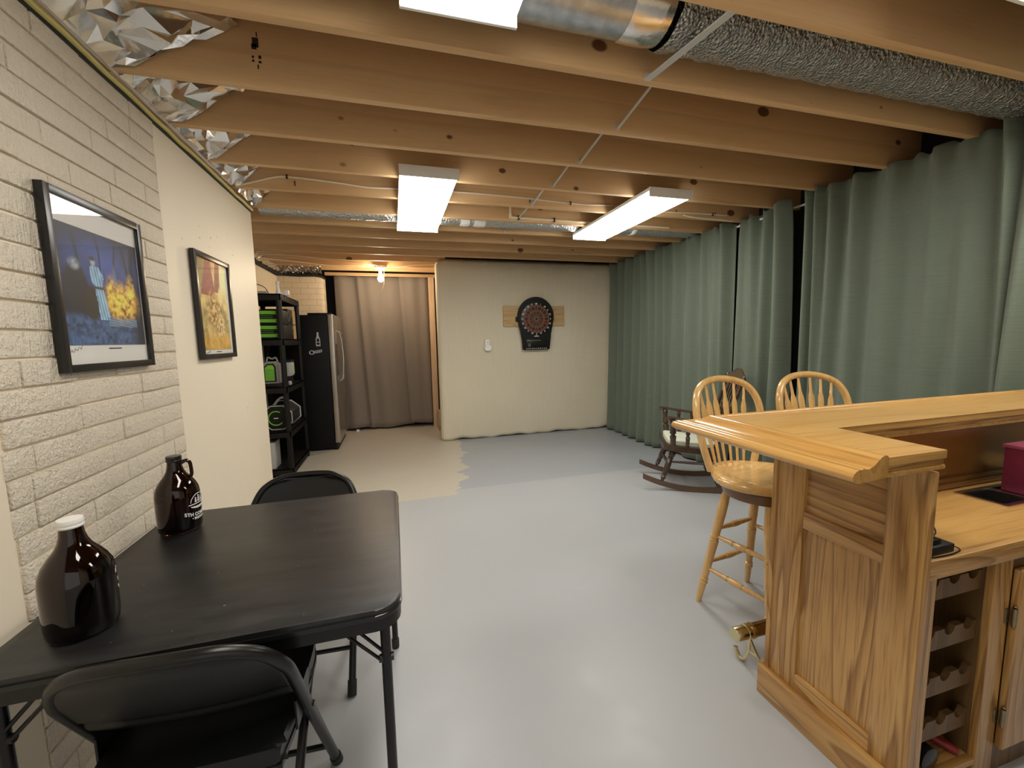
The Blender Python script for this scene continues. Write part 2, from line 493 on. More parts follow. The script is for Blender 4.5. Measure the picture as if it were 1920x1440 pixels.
tan_wire = plain('dart_wire', (0.42, 0.26, 0.12), 0.5)

# ------------------------------------------------------------------ setting
XL, XR, YB, ZJ = -0.97, 3.02, 5.53, 2.36
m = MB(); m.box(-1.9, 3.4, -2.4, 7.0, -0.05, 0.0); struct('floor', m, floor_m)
m = MB(); m.box(-1.9, 3.4, -2.4, 7.0, 2.60, 2.63); struct('ceiling', m, subfloor)
# left foundation wall: plain painted concrete with a strip cast as brick
m = MB()
m.box(-1.25, XL, -2.4, 1.345, 0, 2.335); m.box(-1.25, XL, 2.28, 3.60, 0, 2.335); m.box(-1.25, XL - 0.006, 1.345, 2.28, 0, 2.335)
struct('wall_left', m, plaster)
m = MB()
rows = 30
rh = 2.335 / rows
for r in range(rows):
    y = 1.345 - random.uniform(0.0, 0.03)
    first = True
    while y < 2.28:
        L = random.choice((0.20, 0.27, 0.34, 0.41)) if not first else random.choice((0.1, 0.2, 0.3))
        first = False
        y1 = min(y + L, 2.28 + random.uniform(-0.004, 0.002))
        if 2.28 - y1 < 0.06: y1 = 2.28
        j = 0.0034 + random.uniform(-0.001, 0.001)
        y0 = max(y, 1.345 + random.uniform(-0.006, 0.012))
        if y1 - y0 > 0.03:
            d = random.uniform(-0.002, 0.003)
            m.box(XL - 0.02, XL + 0.003 + d, y0 + j * 0.6, y1 - j * 0.6, r * rh + j, (r + 1) * rh - j, bev=0.0045, seg=2)
        y = y1
struct('trim_1', m, brick_m)
# alcove beyond the left wall
m = MB(); m.box(-1.9, -1.48, 3.35, 7.0, 0, 2.27); struct('wall_alcove_side', m, plaster)
m = MB(); m.box(-1.48, -1.25, 3.35, 3.6, 0, 2.335); struct('wall_alcove_return', m, plaster)
m = MB(); m.prism([(-1.48, 6.42), (-0.96, 6.42), (-0.92, 6.435), (-0.90, 6.47), (-0.90, 6.62), (-1.48, 6.62)], 0, 2.27); struct('wall_alcove_back', m, alcove_m)
m = MB(); m.box(-1.9, 0.72, 6.86, 7.0, 0, 2.6); struct('wall_stair', m, shade_m)
# back wall with the quilted insulation blanket
def blanket_fn(u, w):
    x = 0.565 + u * (3.12 - 0.565)
    zb = 0.012 + 0.008 * math.sin(9 * x) + 0.006 * math.sin(23 * x + 1)
    zt = 2.400
    z = zb + w * (zt - zb)
    y = YB + 0.004 * math.sin(3.1 * x + 2 * z) + 0.004 * math.sin(7 * z + 1.3 * x)
    if w < 0.06: y += 0.012 * (1 - w / 0.06) * (0.5 + 0.5 * math.sin(17 * x))
    dx = x - 0.565
    if dx < 0.05: y += 0.045 * (1 - dx / 0.05) ** 2
    if w > 0.94:
        k = (w - 0.94) / 0.06
        y += 0.05 * k * k + 0.006 * math.sin(14 * x) * k
    # rounded upper left corner
    dz = zt - z
    if dx < 0.12 and dz < 0.10:
        cx, cz = 0.565 + 0.12, zt - 0.10
        ax, az = (x - cx) / 0.12, (z - cz) / 0.10
        r = max(abs(ax), abs(az)); h = math.hypot(ax, az)
        if h > 1e-6:
            x = cx + ax * r / h * 0.12; z = cz + az * r / h * 0.10
    return (x, y, z)
m = MB(); m.grid(120, 60, blanket_fn)
struct('wall_back', m, blanket, solid=0.012)
m = MB(); m.box(0.71, 3.4, 5.60, 5.72, 0, 2.60); struct('wall_back_core', m, shade_m)
m = MB(); m.box(3.28, 3.4, -2.4, 5.6, 0, 2.6); struct('wall_right', m, shade_m)
m = MB(); m.box(0.95, 3.4, -1.12, -1.0, 0, 2.6); struct('wall_fill_block', m, plaster)  # unseen partial wall added to block world fill from behind on the right
m = MB(); m.box(0.72, 0.80, 5.72, 7.0, 0, 2.6); struct('wall_stair_side', m, plaster)

# ------------------------------------------------------------------ ceiling joists
ORD = ['first', 'second', 'third', 'fourth', 'fifth', 'sixth', 'seventh', 'eighth', 'ninth', 'tenth', 'eleventh']
JY = [1.01 * (1.17 + 0.4 * k) for k in range(-3, 14)]           # far edge of each joist
jl = {0: 'pine joist at the upper right corner, lit bright, in front of the foil duct',
      1: 'pine joist right behind the foil wrapped duct and nearest light',
      2: 'pine joist carrying the dark grade stamp at upper left',
      3: 'pine joist in front of the near ends of both lights',
      4: 'pine joist directly above the near ends of the two far lights',
      5: 'knotty pine joist that the white cable is stapled along',
      6: 'pine joist just in front of the thin far duct, over the cream pipe',
      7: 'pine joist just behind the thin far duct',
      8: 'pine joist over the far ends of the lights, second behind the thin duct',
      9: 'pine joist second in front of the dartboard wall',
      10: 'pine joist right in front of the dartboard wall top',
      11: 'pine joist over the alcove holding the bare bulb lamp',
      12: 'reddish pine joist in the alcove just behind the bulb lamp',
      13: 'reddish pine joist right above the taupe curtain',
      -1: 'pine joist over the nearest lights, second in front of foil duct',
      -2: 'pine joist overhead just in front of the camera',
      -3: 'pine joist overhead at the camera'}
for i, yf in enumerate(JY):
    k = i - 3
    xl = -1.24 if yf < 3.6 else -1.5
    xr = 3.27 if k <= 10 else 0.70
    m = MB()
    L = xr - xl
    m.box(0, L, -0.038, 0.0, 0, 0.235, bev=0.003)
    o = thing('ceiling_joist', jl[k], 'joist', (xl, yf, ZJ), 0, 'exposed ceiling joists')
    m.build('beam', pine, o)
    if k == 2:
        for (px, pz, w_, h_) in ((0, .09, .022, .035), (.006, .128, .004, .018), (-.012, .05, .008, .008), (.012, .05, .010, .012), (-.012, .036, .008, .008), (.012, .034, .010, .008), (0.004, .012, .005, .016), (-.006, .082, .018, .02)):
            s = MB(); s.box(0.78 + px - w_ / 2, 0.78 + px + w_ / 2, -0.0388, -0.038, 0.05 + pz, 0.05 + pz + h_)
            s.build('stamp_mark', staple, o)
    if k == 5:
        for px in (0.66, 2.3, 3.62, 4.02):
            s = MB(); s.box(px, px + 0.006, -0.044, -0.037, 0.03, 0.06)
            s.build('stamp_mark', staple, o)

# ------------------------------------------------------------------ metal bridging strips
def bridging(y0, z0, y1, z1, x, dx, w, label):
    o = thing('bridging_strip', label, 'metal brace', (x, (y0 + y1) / 2, min(z0, z1)), 0, 'metal bridging between joists')
    a, b = Vector((x, y0, z0)), Vector((x + dx, y1, z1))
    d = (b - a).normalized()
    side = d.cross(Vector((0, 0, 1))).normalized(); nrm = side.cross(d)
    m = MB()
    pr = [(-w / 2, 0.004), (-w / 2, -0.003), (0, 0.003), (w / 2, -0.003), (w / 2, 0.004)]
    pr = [(-w / 2, -0.002), (w / 2, -0.002), (w / 2, 0.002), (-w / 2, 0.002)]
    m.sweep([(a, side, nrm), (b, side, nrm)], pr, None)
    m.build('strip', strap_m, o, world=True)
    e = MB(); lo = a if z0 < z1 else b
    e.box(lo.x - 0.011, lo.x + 0.011, lo.y - 0.006, lo.y + 0.003, lo.z - 0.004, lo.z + 0.022)
    e.build('nail_tab', strap_m, o, world=True)
bl = ['wide galvanised strip crossing below the foil duct', 'galvanised brace, second along the row behind the foil duct', 'galvanised brace, third along the row behind the foil duct',
      'short galvanised brace above the gap between the two lights', 'short galvanised brace beside the stapled white cable', 'small galvanised brace hanging at the thin far duct', 'tiny galvanised brace behind the thin far duct']
for k in range(7):
    ya, yb = JY[3 + k], JY[4 + k] - 0.038
    if k == 0: bridging(yb - 0.003, ZJ - 0.001, ya - 0.004, ZJ + 0.001, 1.018, 0.06, 0.028, bl[0])
    elif k < 5: bridging(yb - 0.003, ZJ + 0.012, ya, ZJ + 0.215, 1.13 - 0.012 * k, 0.12, 0.014, bl[k])
    else: bridging(yb - 0.003, ZJ + 0.012, yb - 0.15, ZJ + 0.13, 1.08, 0.10, 0.014, bl[k])

# ------------------------------------------------------------------ ducts
o = thing('air_duct', 'large round galvanised duct with foil wrapped half between nearest joists', 'duct', (0.4, 1.365, 2.33))
m = MB()
m.lathe([(0.116, -1.1), (0.116, 0.35), (0.119, 0.352), (0.119, 0.362), (0.116, 0.364), (0.116, 0.86)], Matrix.Translation((0, 1.365, 2.488)) @ Matrix.Rotation(PI / 2, 4, 'Y'), 40)
m.build('metal_pipe', galv, o, world=True)
m = MB()
m.lathe([(0.118, 0.80), (0.121, 0.82), (0.123, 0.90), (0.118, 0.945)], Matrix.Translation((0, 1.365, 2.488)) @ Matrix.Rotation(PI / 2, 4, 'Y'), 40)
m.build('foil_tape', foil, o, world=True)
def wrap_fn(u, w):
    a = w * 2 * PI
    x = 0.965 + u * 2.25
    r = 0.124 + 0.003 * math.sin(40 * x + 5 * a) * math.sin(13 * a + 9 * x) + 0.003 * math.sin(71 * x)
    return (x, 1.365 + r * 1.02 * math.cos(a), 2.488 + r * math.sin(a))
m = MB(); m.grid(150, 48, wrap_fn); m.build('foil_wrap', duct_wrap, o, world=True)
o = thing('air_duct', 'thin grey duct running above the far ends of the two lights', 'duct', (1.0, 3.79, 2.35))
def duct2(u, w):
    a = w * 2 * PI; x = -0.95 + u * 4.1
    r = 0.064 + 0.003 * math.sin(50 * x + 3 * a) * math.sin(9 * a)
    return (x, 3.785 + r * 1.3 * math.cos(a), 2.425 + r * math.sin(a))
m = MB(); m.grid(160, 28, duct2); m.build('foil_wrap', m_foil('duct_wrap_light', (0.62, 0.63, 0.63), 0.4, 60, 0.5), o, world=True)
for x0, x1 in ((0.62, 0.70), (0.74, 0.84), (2.15, 2.19), (2.32, 2.36)):
    m = MB(); m.lathe([(0.066, x0), (0.070, (x0 + x1) / 2), (0.066, x1)], Matrix.Translation((0, 3.785, 2.424)) @ Matrix.Rotation(PI / 2, 4, 'Y') @ Matrix.Diagonal((1, 1.3, 1, 1)), 28)
    m.build('tape_band', white_plastic, o, world=True)

# ------------------------------------------------------------------ foil insulation in the rim bays over the left wall
fl = ['crumpled foil insulation at the top left corner, largest of the row', 'crumpled foil insulation stuffed left of the grade stamped joist', 'crumpled foil insulation, third from the top left corner, in rim bay',
      'crumpled foil insulation, fourth from the top left corner, in rim bay', 'crumpled foil insulation where the white cable leaves the wall top', 'small crumpled foil insulation at the far end of the wall top']
def crumple(nu, nv, base, amp, rnd, fold=0.5):
    """creased sheet: random facets plus a few long folds; base(u, w) -> point, normal"""
    m = MB()
    g = []
    for i in range(nu + 1):
        row = []
        for j in range(nv + 1):
            u = min(1, max(0, (i + (rnd.uniform(-.38, .38) if 0 < i < nu else 0)) / nu)); w = min(1, max(0, (j + (rnd.uniform(-.38, .38) if 0 < j < nv else 0)) / nv))
            p, n = base(u, w)
            e = min(1, w * 6)
            d = amp * (rnd.uniform(-1, 1) * (1 - fold) + fold * (abs(((i * 0.9 + j * 0.7) % 3) - 1.5) / 0.75 - 1)) * e
            row.append(m.bm.verts.new(Vector(p) + Vector(n) * d))
        g.append(row)
    for i in range(nu):
        for j in range(nv):
            q = (g[i][j], g[i + 1][j], g[i + 1][j + 1], g[i][j + 1])
            if rnd.random() < .5: m.bm.faces.new((q[0], q[1], q[2])); m.bm.faces.new((q[0], q[2], q[3]))
            else: m.bm.faces.new((q[0], q[1], q[3])); m.bm.faces.new((q[1], q[2], q[3]))
    bmesh.ops.subdivide_edges(m.bm, edges=m.bm.edges[:], cuts=1, smooth=0.35)
    return m
def foil_batt(ya, yb, x_top, label, seed):
    rnd = random.Random(seed)
    def sheet(u, w):
        x = -0.935 + (w ** 0.85) * (x_top + 0.935) * (1.0 - 0.25 * math.sin(PI * u) + 0.25 * (u > 0.8))
        y = ya + 0.004 + u * (yb - ya - 0.008)
        return (x, y, min(2.585, 2.354 + w * 0.225)), (0.6, 0, -0.8)
    m = crumple(9, 7, sheet, 0.030, rnd)
    for v in m.bm.verts:
        v.co.y = max(ya + 0.003, min(yb - 0.003, v.co.y)); v.co.z = max(2.345, min(2.596, v.co.z))
    # flap pressed on the face of the next joist
    m2 = crumple(6, 6, lambda u, w: ((-0.94 + u * (x_top + 0.94 + 0.08 * w) * (0.25 + 0.75 * w ** .8), yb - 0.018, 2.362 + w * 0.222), (0, -1, 0)), 0.014, rnd, 0.3)
    me = bpy.data.meshes.new('tmp'); m2.bm.to_mesh(me); m2.bm.free(); m.bm.from_mesh(me); bpy.data.meshes.remove(me)
    o = m.build('foil_insulation', foil, None, sharp=18)
    tag(o, label, 'insulation', 'foil insulation in the rim bays')
for k in range(6):
    foil_batt(JY[3 + k] + 0.001, JY[4 + k] - 0.039, (-0.50, -0.60, -0.66, -0.72, -0.76, -0.80)[k], fl[k], 10 + k)
# alcove rim: dark strip and crumpled foil along the wall tops
def al_fn(u, w):
    x = -1.47 + u * 0.56
    c = abs(math.sin(31 * u + 7 * w)) * 0.03 + abs(math.sin(19 * w - 23 * u)) * 0.02
    return (x, 6.44 - 0.03 * math.sin(PI * w) - c, 2.285 + w * 0.10 + c * 0.6)
m = MB(); m.grid(60, 14, al_fn)
tag(m.build('foil_insulation', foil, None, sharp=20), 'crumpled foil insulation above the ribbed wall behind the fridge', 'insulation', 'foil insulation in the alcove')
def al2(u, w):
    y = 3.62 + u * 2.78
    c = abs(math.sin(43 * u + 7 * w)) * 0.035 + abs(math.sin(17 * w - 29 * u)) * 0.02
    return (-1.47 + 0.04 * math.sin(PI * w) + c, y, 2.285 + w * 0.075 + c * 0.3)
m = MB(); m.grid(110, 12, al2)
tag(m.build('foil_insulation', foil, None, sharp=20), 'crumpled foil insulation above the wall over the black shelves', 'insulation', 'foil insulation in the alcove')
m = MB()
m.tube([(-1.45, 3.7, 2.278), (-1.455, 5.5, 2.276), (-1.44, 6.3, 2.28), (-1.40, 6.395, 2.285), (-1.2, 6.405, 2.275), (-1.0, 6.40, 2.28), (-0.93, 6.41, 2.272), (-0.885, 6.47, 2.25)], 0.016, 8)
tag(m.build('foam_gasket', rubber), 'black foam strip along the alcove wall top', 'sealing strip')

# wall-top strips on the left wall
def wob(a, b, n, amp, seed, dip=0.0):
    r = random.Random(seed); pts = []
    for i in range(n + 1):
        t = i / n
        p = Vector(a).lerp(Vector(b), t)
        p.x += r.uniform(-amp, amp); p.z += r.uniform(-amp, amp) - dip * math.sin(PI * t)
        pts.append(p)
    return pts
m = MB(); m.tube(wob((-0.958, 1.2, 2.345), (-0.955, 3.58, 2.335), 22, 0.003, 3), 0.010, 8)
tag(m.build('yellow_cable', yellow_cable), 'yellow cable running along the left wall top', 'cable')
m = MB(); m.tube(wob((-0.945, 1.2, 2.361), (-0.935, 3.10, 2.352), 18, 0.003, 4) , 0.007, 8)
m.tube(wob((-0.93, 1.2, 2.372), (-0.93, 2.9, 2.362), 18, 0.003, 5), 0.006, 8)
tag(m.build('twin_cable', plain('cable_pinkish', (0.52, 0.45, 0.40), 0.5)), 'pinkish twin cable beside the yellow one on wall top', 'cable')
m = MB(); m.box(-1.02, -0.962, 1.2, 3.6, 2.322, 2.340)
tag(m.build('sill_gasket', rubber), 'dark sealing strip under the yellow cable on left wall', 'sealing strip')

# white cable stapled to joist face, and the small cream pipe
yj = JY[8] - 0.038
o = thing('white_cable', 'white cable stapled in a wavy line across a knotty joist', 'cable', (-0.7, yj, 2.40))
m = MB()
base = [(-0.92, 2.362), (-0.80, 2.40), (-0.70, 2.432), (-0.62, 2.442), (-0.45, 2.436), (-0.28, 2.425), (-0.12, 2.413), (0.06, 2.418), (0.5, 2.428), (0.98, 2.422), (1.45, 2.405), (1.75, 2.412), (2.05, 2.405), (2.3, 2.395), (2.6, 2.402), (2.95, 2.40)]
fine = []
for i in range(len(base) - 1):
    p0 = base[max(i - 1, 0)]; p1 = base[i]; p2 = base[i + 1]; p3 = base[min(i + 2, len(base) - 1)]
    for s_ in range(5):
        t = s_ / 5
        f = lambda a, b, c, d: 0.5 * ((2 * b) + (-a + c) * t + (2 * a - 5 * b + 4 * c - d) * t * t + (-a + 3 * b - 3 * c + d) * t ** 3)
        fine.append((f(p0[0], p1[0], p2[0], p3[0]), yj - 0.008, f(p0[1], p1[1], p2[1], p3[1])))
m.tube(fine, 0.006, 8)
m.build('sheath', cream_cable, o, world=True)
for x, z in ((-0.62, 2.442), (1.40, 2.408), (2.05, 2.405), (2.75, 2.401)):
    m = MB(); m.box(x - 0.005, x + 0.005, yj - 0.017, yj, z - 0.012, z + 0.012)
    m.build('staple', staple, o, world=True)
m = MB(); m.tube([(2.44, yj - 0.02, 2.375), (2.50, yj - 0.03, 2.362), (2.62, yj - 0.04, 2.352), (2.76, yj - 0.06, 2.345), (2.92, yj - 0.06, 2.34)], 0.006, 8)
tag(m.build('white_cable', cream_cable), 'short white cable dropping behind the green curtain beside a light', 'cable')
yp = JY[9] - 0.038
o = thing('cream_pipe', 'thin cream pipe with an elbow clipped to a joist', 'pipe', (1.0, yp, 2.37))
m = MB(); m.tube([(1.02, yp - 0.012, 2.47), (1.02, yp - 0.012, 2.41), (1.022, yp - 0.012, 2.395), (1.04, yp - 0.012, 2.388), (1.5, yp - 0.012, 2.386), (2.6, yp - 0.012, 2.382)], 0.010, 10)
m.build('tube', pvc, o, world=True)
m = MB(); m.lathe([(0.015, -0.02), (0.015, 0.02)], Matrix.Translation((1.022, yp - 0.012, 2.40)), 12); m.lathe([(0.014, -0.018), (0.014, 0.018)], Matrix.Translation((1.045, yp - 0.012, 2.388)) @ Matrix.Rotation(PI / 2, 4, 'Y'), 12)
m.build('elbow', pvc, o, world=True)
for x in (1.09, 1.42):
    m = MB(); m.box(x - 0.006, x + 0.006, yp - 0.025, yp, 2.37, 2.405); m.build('clip', staple, o, world=True)

# ------------------------------------------------------------------ fluorescent lights
def fixture(x0, y0, label, L=1.27, Wd=0.35):
    o = thing('fluorescent_light', label, 'ceiling light', (x0, y0, 2.30), 0, 'fluorescent ceiling lights')
    m = MB(); m.box(0.004, Wd - 0.004, 0.0125, L - 0.0125, 0.036, 0.0595, bev=0.002); m.build('housing', housing_m, o)
    m = MB()
    prof = [(0.006, 0.036), (0.010, 0.012), (0.022, 0.003), (0.05, 0.0), (Wd - 0.05, 0.0), (Wd - 0.022, 0.003), (Wd - 0.010, 0.012), (Wd - 0.006, 0.036)]
    m.sweep([((0, 0.012, 0), (1, 0, 0), (0, 0, 1)), ((0, L - 0.012, 0), (1, 0, 0), (0, 0, 1))], prof, None)
    m.build('diffuser', lens_m, o)
    for a, b in ((0.0, 0.012), (L - 0.012, L)):
        m = MB(); m.box(0, Wd, a, b, -0.002, 0.06, bev=0.003); m.build('end_cap', housing_m, o)
    return o
fixture(0.078, 2.57, 'long fluorescent light, left of the two over the middle of the room')
fixture(1.725, 2.57, 'long fluorescent light nearest the green curtain, right of the pair')
fixture(0.063, 0.065, 'fluorescent light cut by the top edge of the picture, nearest left')
fixture(1.745, 0.522, 'fluorescent light at the top right corner of the picture', L=0.35, Wd=1.27)

# ------------------------------------------------------------------ bulb lamp in the alcove
o = thing('bulb_lamp', 'bare glowing bulb in a round ceiling holder before the taupe curtain', 'lamp', (-0.12, 5.95, 2.36))
m = MB(); m.lathe([(0.05, 0.0), (0.075, -0.004), (0.078, -0.03), (0.070, -0.042), (0.025, -0.05), (0.022, -0.085), (0.018, -0.088)], Matrix.Translation((0, 0, 0)), 24); m.build('lamp_holder', white_plastic, o)
m = MB(); m.lathe([(0.016, -0.088), (0.018, -0.11), (0.030, -0.135), (0.038, -0.165), (0.036, -0.185), (0.024, -0.205), (0.006, -0.213)], None, 20); m.build('bulb', bulb_m, o)
m = MB(); m.tube([(0.05, -0.02, -0.04), (0.04, -0.04, -0.25), (-0.02, -0.03, -0.38), (-0.02, -0.03, -0.52)], 0.002, 6); m.build('pull_cord', cream_cable, o)
m = MB()
m.tube([(-1.38, 5.3, 2.345), (-1.0, 5.4, 2.352), (-0.6, 5.5, 2.335), (-0.3, 5.7, 2.340), (-0.14, 5.9, 2.352)], 0.005, 6)
m.tube([(-1.38, 5.5, 2.33), (-1.0, 5.8, 2.345), (-0.6, 5.9, 2.325), (-0.3, 5.92, 2.335), (-0.18, 5.94, 2.352)], 0.005, 6)
m.tube([(-0.06, 5.94, 2.352), (0.1, 5.9, 2.34), (0.3, 5.8, 2.352), (0.5, 5.7, 2.345), (0.7, 5.62, 2.35)], 0.005, 6)
tag(m.build('white_cable', cream_cable), 'slack white cables looping under the joists to the bulb lamp', 'cable')

# ------------------------------------------------------------------ curtains
def curtain(name, label, y0, y1, folds, base, zt=2.372, zb=0.02, mat=None, nu=150, nv=40, flare=None, group='green curtains along the right wall'):
    """folds: (y at top, y at bottom, half width, depth towards the room, top extra)"""
    def fn(u, w):
        z = zb + (zt - zb) * w
        y = y1 + (y0 - y1) * u
        x = base + 0.02
        for fy_t, fy_b, hw, dep, ex in folds:
            c = fy_b + (fy_t - fy_b) * w
            e = 1.5 * dep * (1 + ex * (w ** 3))
            x -= e * math.exp(-((y - c) / (hw * 0.8)) ** 2)
        x += 0.009 * math.sin(27 * y + 1.3 * z) + 0.004 * math.sin(57 * y - 2 * z)
        if w > 0.93:
            k = (w - 0.93) / 0.07
            x += 0.012 * k * math.sin(62 * y)
        if flare: x -= flare * (1 - w) ** 3
        if w > 0.985: z += 0.010 * math.sin(46 * y) + 0.006 * math.sin(81 * y)
        return (x, y, z)
    o = thing(name, label, 'curtain', (base, (y0 + y1) / 2, zb), 0, group)
    m = MB(); m.grid(nu, nv, fn)
    m.build('cloth', mat or green_c, o, world=True, solid=0.004, sharp=60)
    h = MB()
    def hem(u, w):
        p = fn(u, 0.0); q = fn(u, 0.025)
        return (q[0] + (p[0] - q[0]) * (1 - w) - 0.004, p[1], zb + 0.05 * w)
    return o
curtain('green_curtain', 'green curtain panel at the far right corner beside the dartboard wall', 4.24, 5.53,
        [(5.36, 5.40, .07, .05, .1), (5.16, 5.18, .06, .045, .1), (4.98, 4.98, .06, .05, .0), (4.78, 4.80, .055, .05, .1), (4.62, 4.60, .05, .055, .2), (4.44, 4.42, .07, .06, .2), (4.29, 4.29, .04, .045, .6)], 3.04, zb=0.012, nu=190, flare=0.03)
curtain('green_curtain', 'green curtain panel behind the rocking chair, left of its dark slit', 3.235, 4.235,
        [(4.19, 4.20, .05, .055, .3), (4.02, 4.03, .09, .05, .0), (3.80, 3.78, .11, .05, .0), (3.58, 3.58, .06, .05, .2), (3.45, 3.44, .10, .05, .0), (3.31, 3.30, .05, .06, .1)], 3.075, nu=170)
curtain('green_curtain', 'green curtain panel with one deep round fold, right of the dark slit', 2.612, 3.175,
        [(3.16, 3.16, .05, .03, .1), (3.04, 3.03, .06, .03, .2), (2.86, 2.88, .06, .05, .3), (2.68, 2.72, .085, .085, .4)], 3.08, nu=140)
curtain('green_curtain', 'wide smooth green curtain panel behind the second bar stool', 1.335, 2.47,
        [(2.42, 2.42, .05, .07, .3), (2.34, 2.35, .035, .07, .4), (2.27, 2.30, .05, .06, .3), (2.12, 2.14, .07, .05, .2), (1.92, 1.93, .12, .045, .0), (1.70, 1.70, .10, .04, .0), (1.56, 1.53, .08, .035, .0), (1.40, 1.36, .04, .06, .5)], 3.03, nu=190)
curtain('green_curtain', 'green curtain panel cut by the right edge of the picture', 0.2, 1.385,
        [(1.30, 1.36, .05, .055, .0), (1.12, 1.15, .10, .06, .0), (0.85, 0.85, .12, .06, .0), (0.55, 0.55, .12, .06, .0)], 2.985, zt=2.33, nu=140)
# curtain rod seen behind the cloth tops
m = MB(); m.cyl((3.10, 0.1, 2.335), (3.10, 5.5, 2.335), 0.009, seg=10)
for yy in (1.34, 3.2, 5.45): m.box(3.09, 3.28, yy - 0.012, yy + 0.012, 2.325, 2.345)
tag(m.build('curtain_rod', white_paint), 'thin white rod carrying the row of green curtains', 'curtain rod')

def grey_curtain(label, x0, x1, folds, y, zb, lean=0.0):
    def fn(u, w):
        z = zb + (2.315 - zb) * w
        x = x0 + u * (x1 - x0) + (lean * (1 - w) * max(0, 1 - u * 3) if lean else 0)
        yy = y
        for c_t, c_b, hw, d in folds:
            c = c_b + (c_t - c_b) * w
            yy -= d * math.exp(-((x - c) / hw) ** 2)
        yy += 0.004 * math.sin(23 * x + z)
        if w < 0.01: z += 0.012 * math.sin(9 * x)
        return (x, yy, z)
    o = thing('taupe_curtain', label, 'curtain', ((x0 + x1) / 2, y, 0), 0, 'taupe curtains across the alcove')
    m = MB(); m.grid(90, 30, fn); m.build('cloth', grey_c, o, world=True, solid=0.004, sharp=60)
grey_curtain('taupe curtain panel beside the fridge, left one, hanging lower', -0.79, 0.26, [(-0.70, -0.60, .10, .05), (-0.46, -0.36, .04, .05), (-0.30, -0.14, .10, .05), (-0.02, 0.02, .10, .04)], 6.70, 0.035)
grey_curtain('taupe curtain panel next to the wooden stud, overlapping in front', 0.125, 0.548, [(0.16, 0.24, .05, .02), (0.30, 0.34, .10, .05), (0.50, 0.52, .06, .05)], 6.66, 0.07, lean=0.085)

# wooden stud, header and stair piece right of the taupe curtain
m = MB(); m.box(0.556, 0.64, 6.55, 6.64, 0.0, 2.31, bev=0.003)
tag(m.build('wall_stud', pine_z), 'pale wooden stud standing between taupe curtain and dartboard wall', 'stud')
m = MB(); m.box(-0.9, 0.66, 6.60, 6.64, 2.315, 2.36, bev=0.002)
tag(m.build('header_board', pine), 'wooden header board across the top of the taupe curtain', 'board')
o = thing('stair_stringer', 'bit of pale wooden stair showing at the foot of the stud', 'stair', (0.60, 6.3, 0))
m = MB(); m.prism([(6.5, 0.0), (6.5, 0.22), (6.38, 0.30), (6.10, 0.30), (6.10, 0.16), (6.25, 0.0)], 0.60, 0.635, YZ); m.build('stringer', pine_z, o, world=True)
m = MB(); m.box(0.61, 0.715, 6.12, 6.42, 0.18, 0.205); m.build('tread', pine_lt, o, world=True)

# ------------------------------------------------------------------ framed pictures
def lerp3(a, b, t): return tuple(a[i] + (b[i] - a[i]) * t for i in range(3))
def h2(x, y):
    v = math.sin(x * 127.1 + y * 311.7) * 43758.5453
    return v - math.floor(v)
def vn(x, y):
    xi, yi = math.floor(x), math.floor(y); fx, fy = x - xi, y - yi
    fx = fx * fx * (3 - 2 * fx); fy = fy * fy * (3 - 2 * fy)
    a = h2(xi, yi) * (1 - fx) + h2(xi + 1, yi) * fx; b = h2(xi, yi + 1) * (1 - fx) + h2(xi + 1, yi + 1) * fx
    return a * (1 - fy) + b * fy
def fbm(x, y): return (vn(x, y) + 0.5 * vn(2 * x + 5, 2 * y) + 0.25 * vn(4 * x, 4 * y + 9)) / 1.75
def sm(a, b, x):
    t = max(0.0, min(1.0, (x - a) / (b - a))); return t * t * (3 - 2 * t)
def ell(u, v, cu, cv, ru, rv, s=0.25):
    d = math.hypot((u - cu) / ru, (v - cv) / rv); return 1 - sm(1 - s, 1 + s, d)
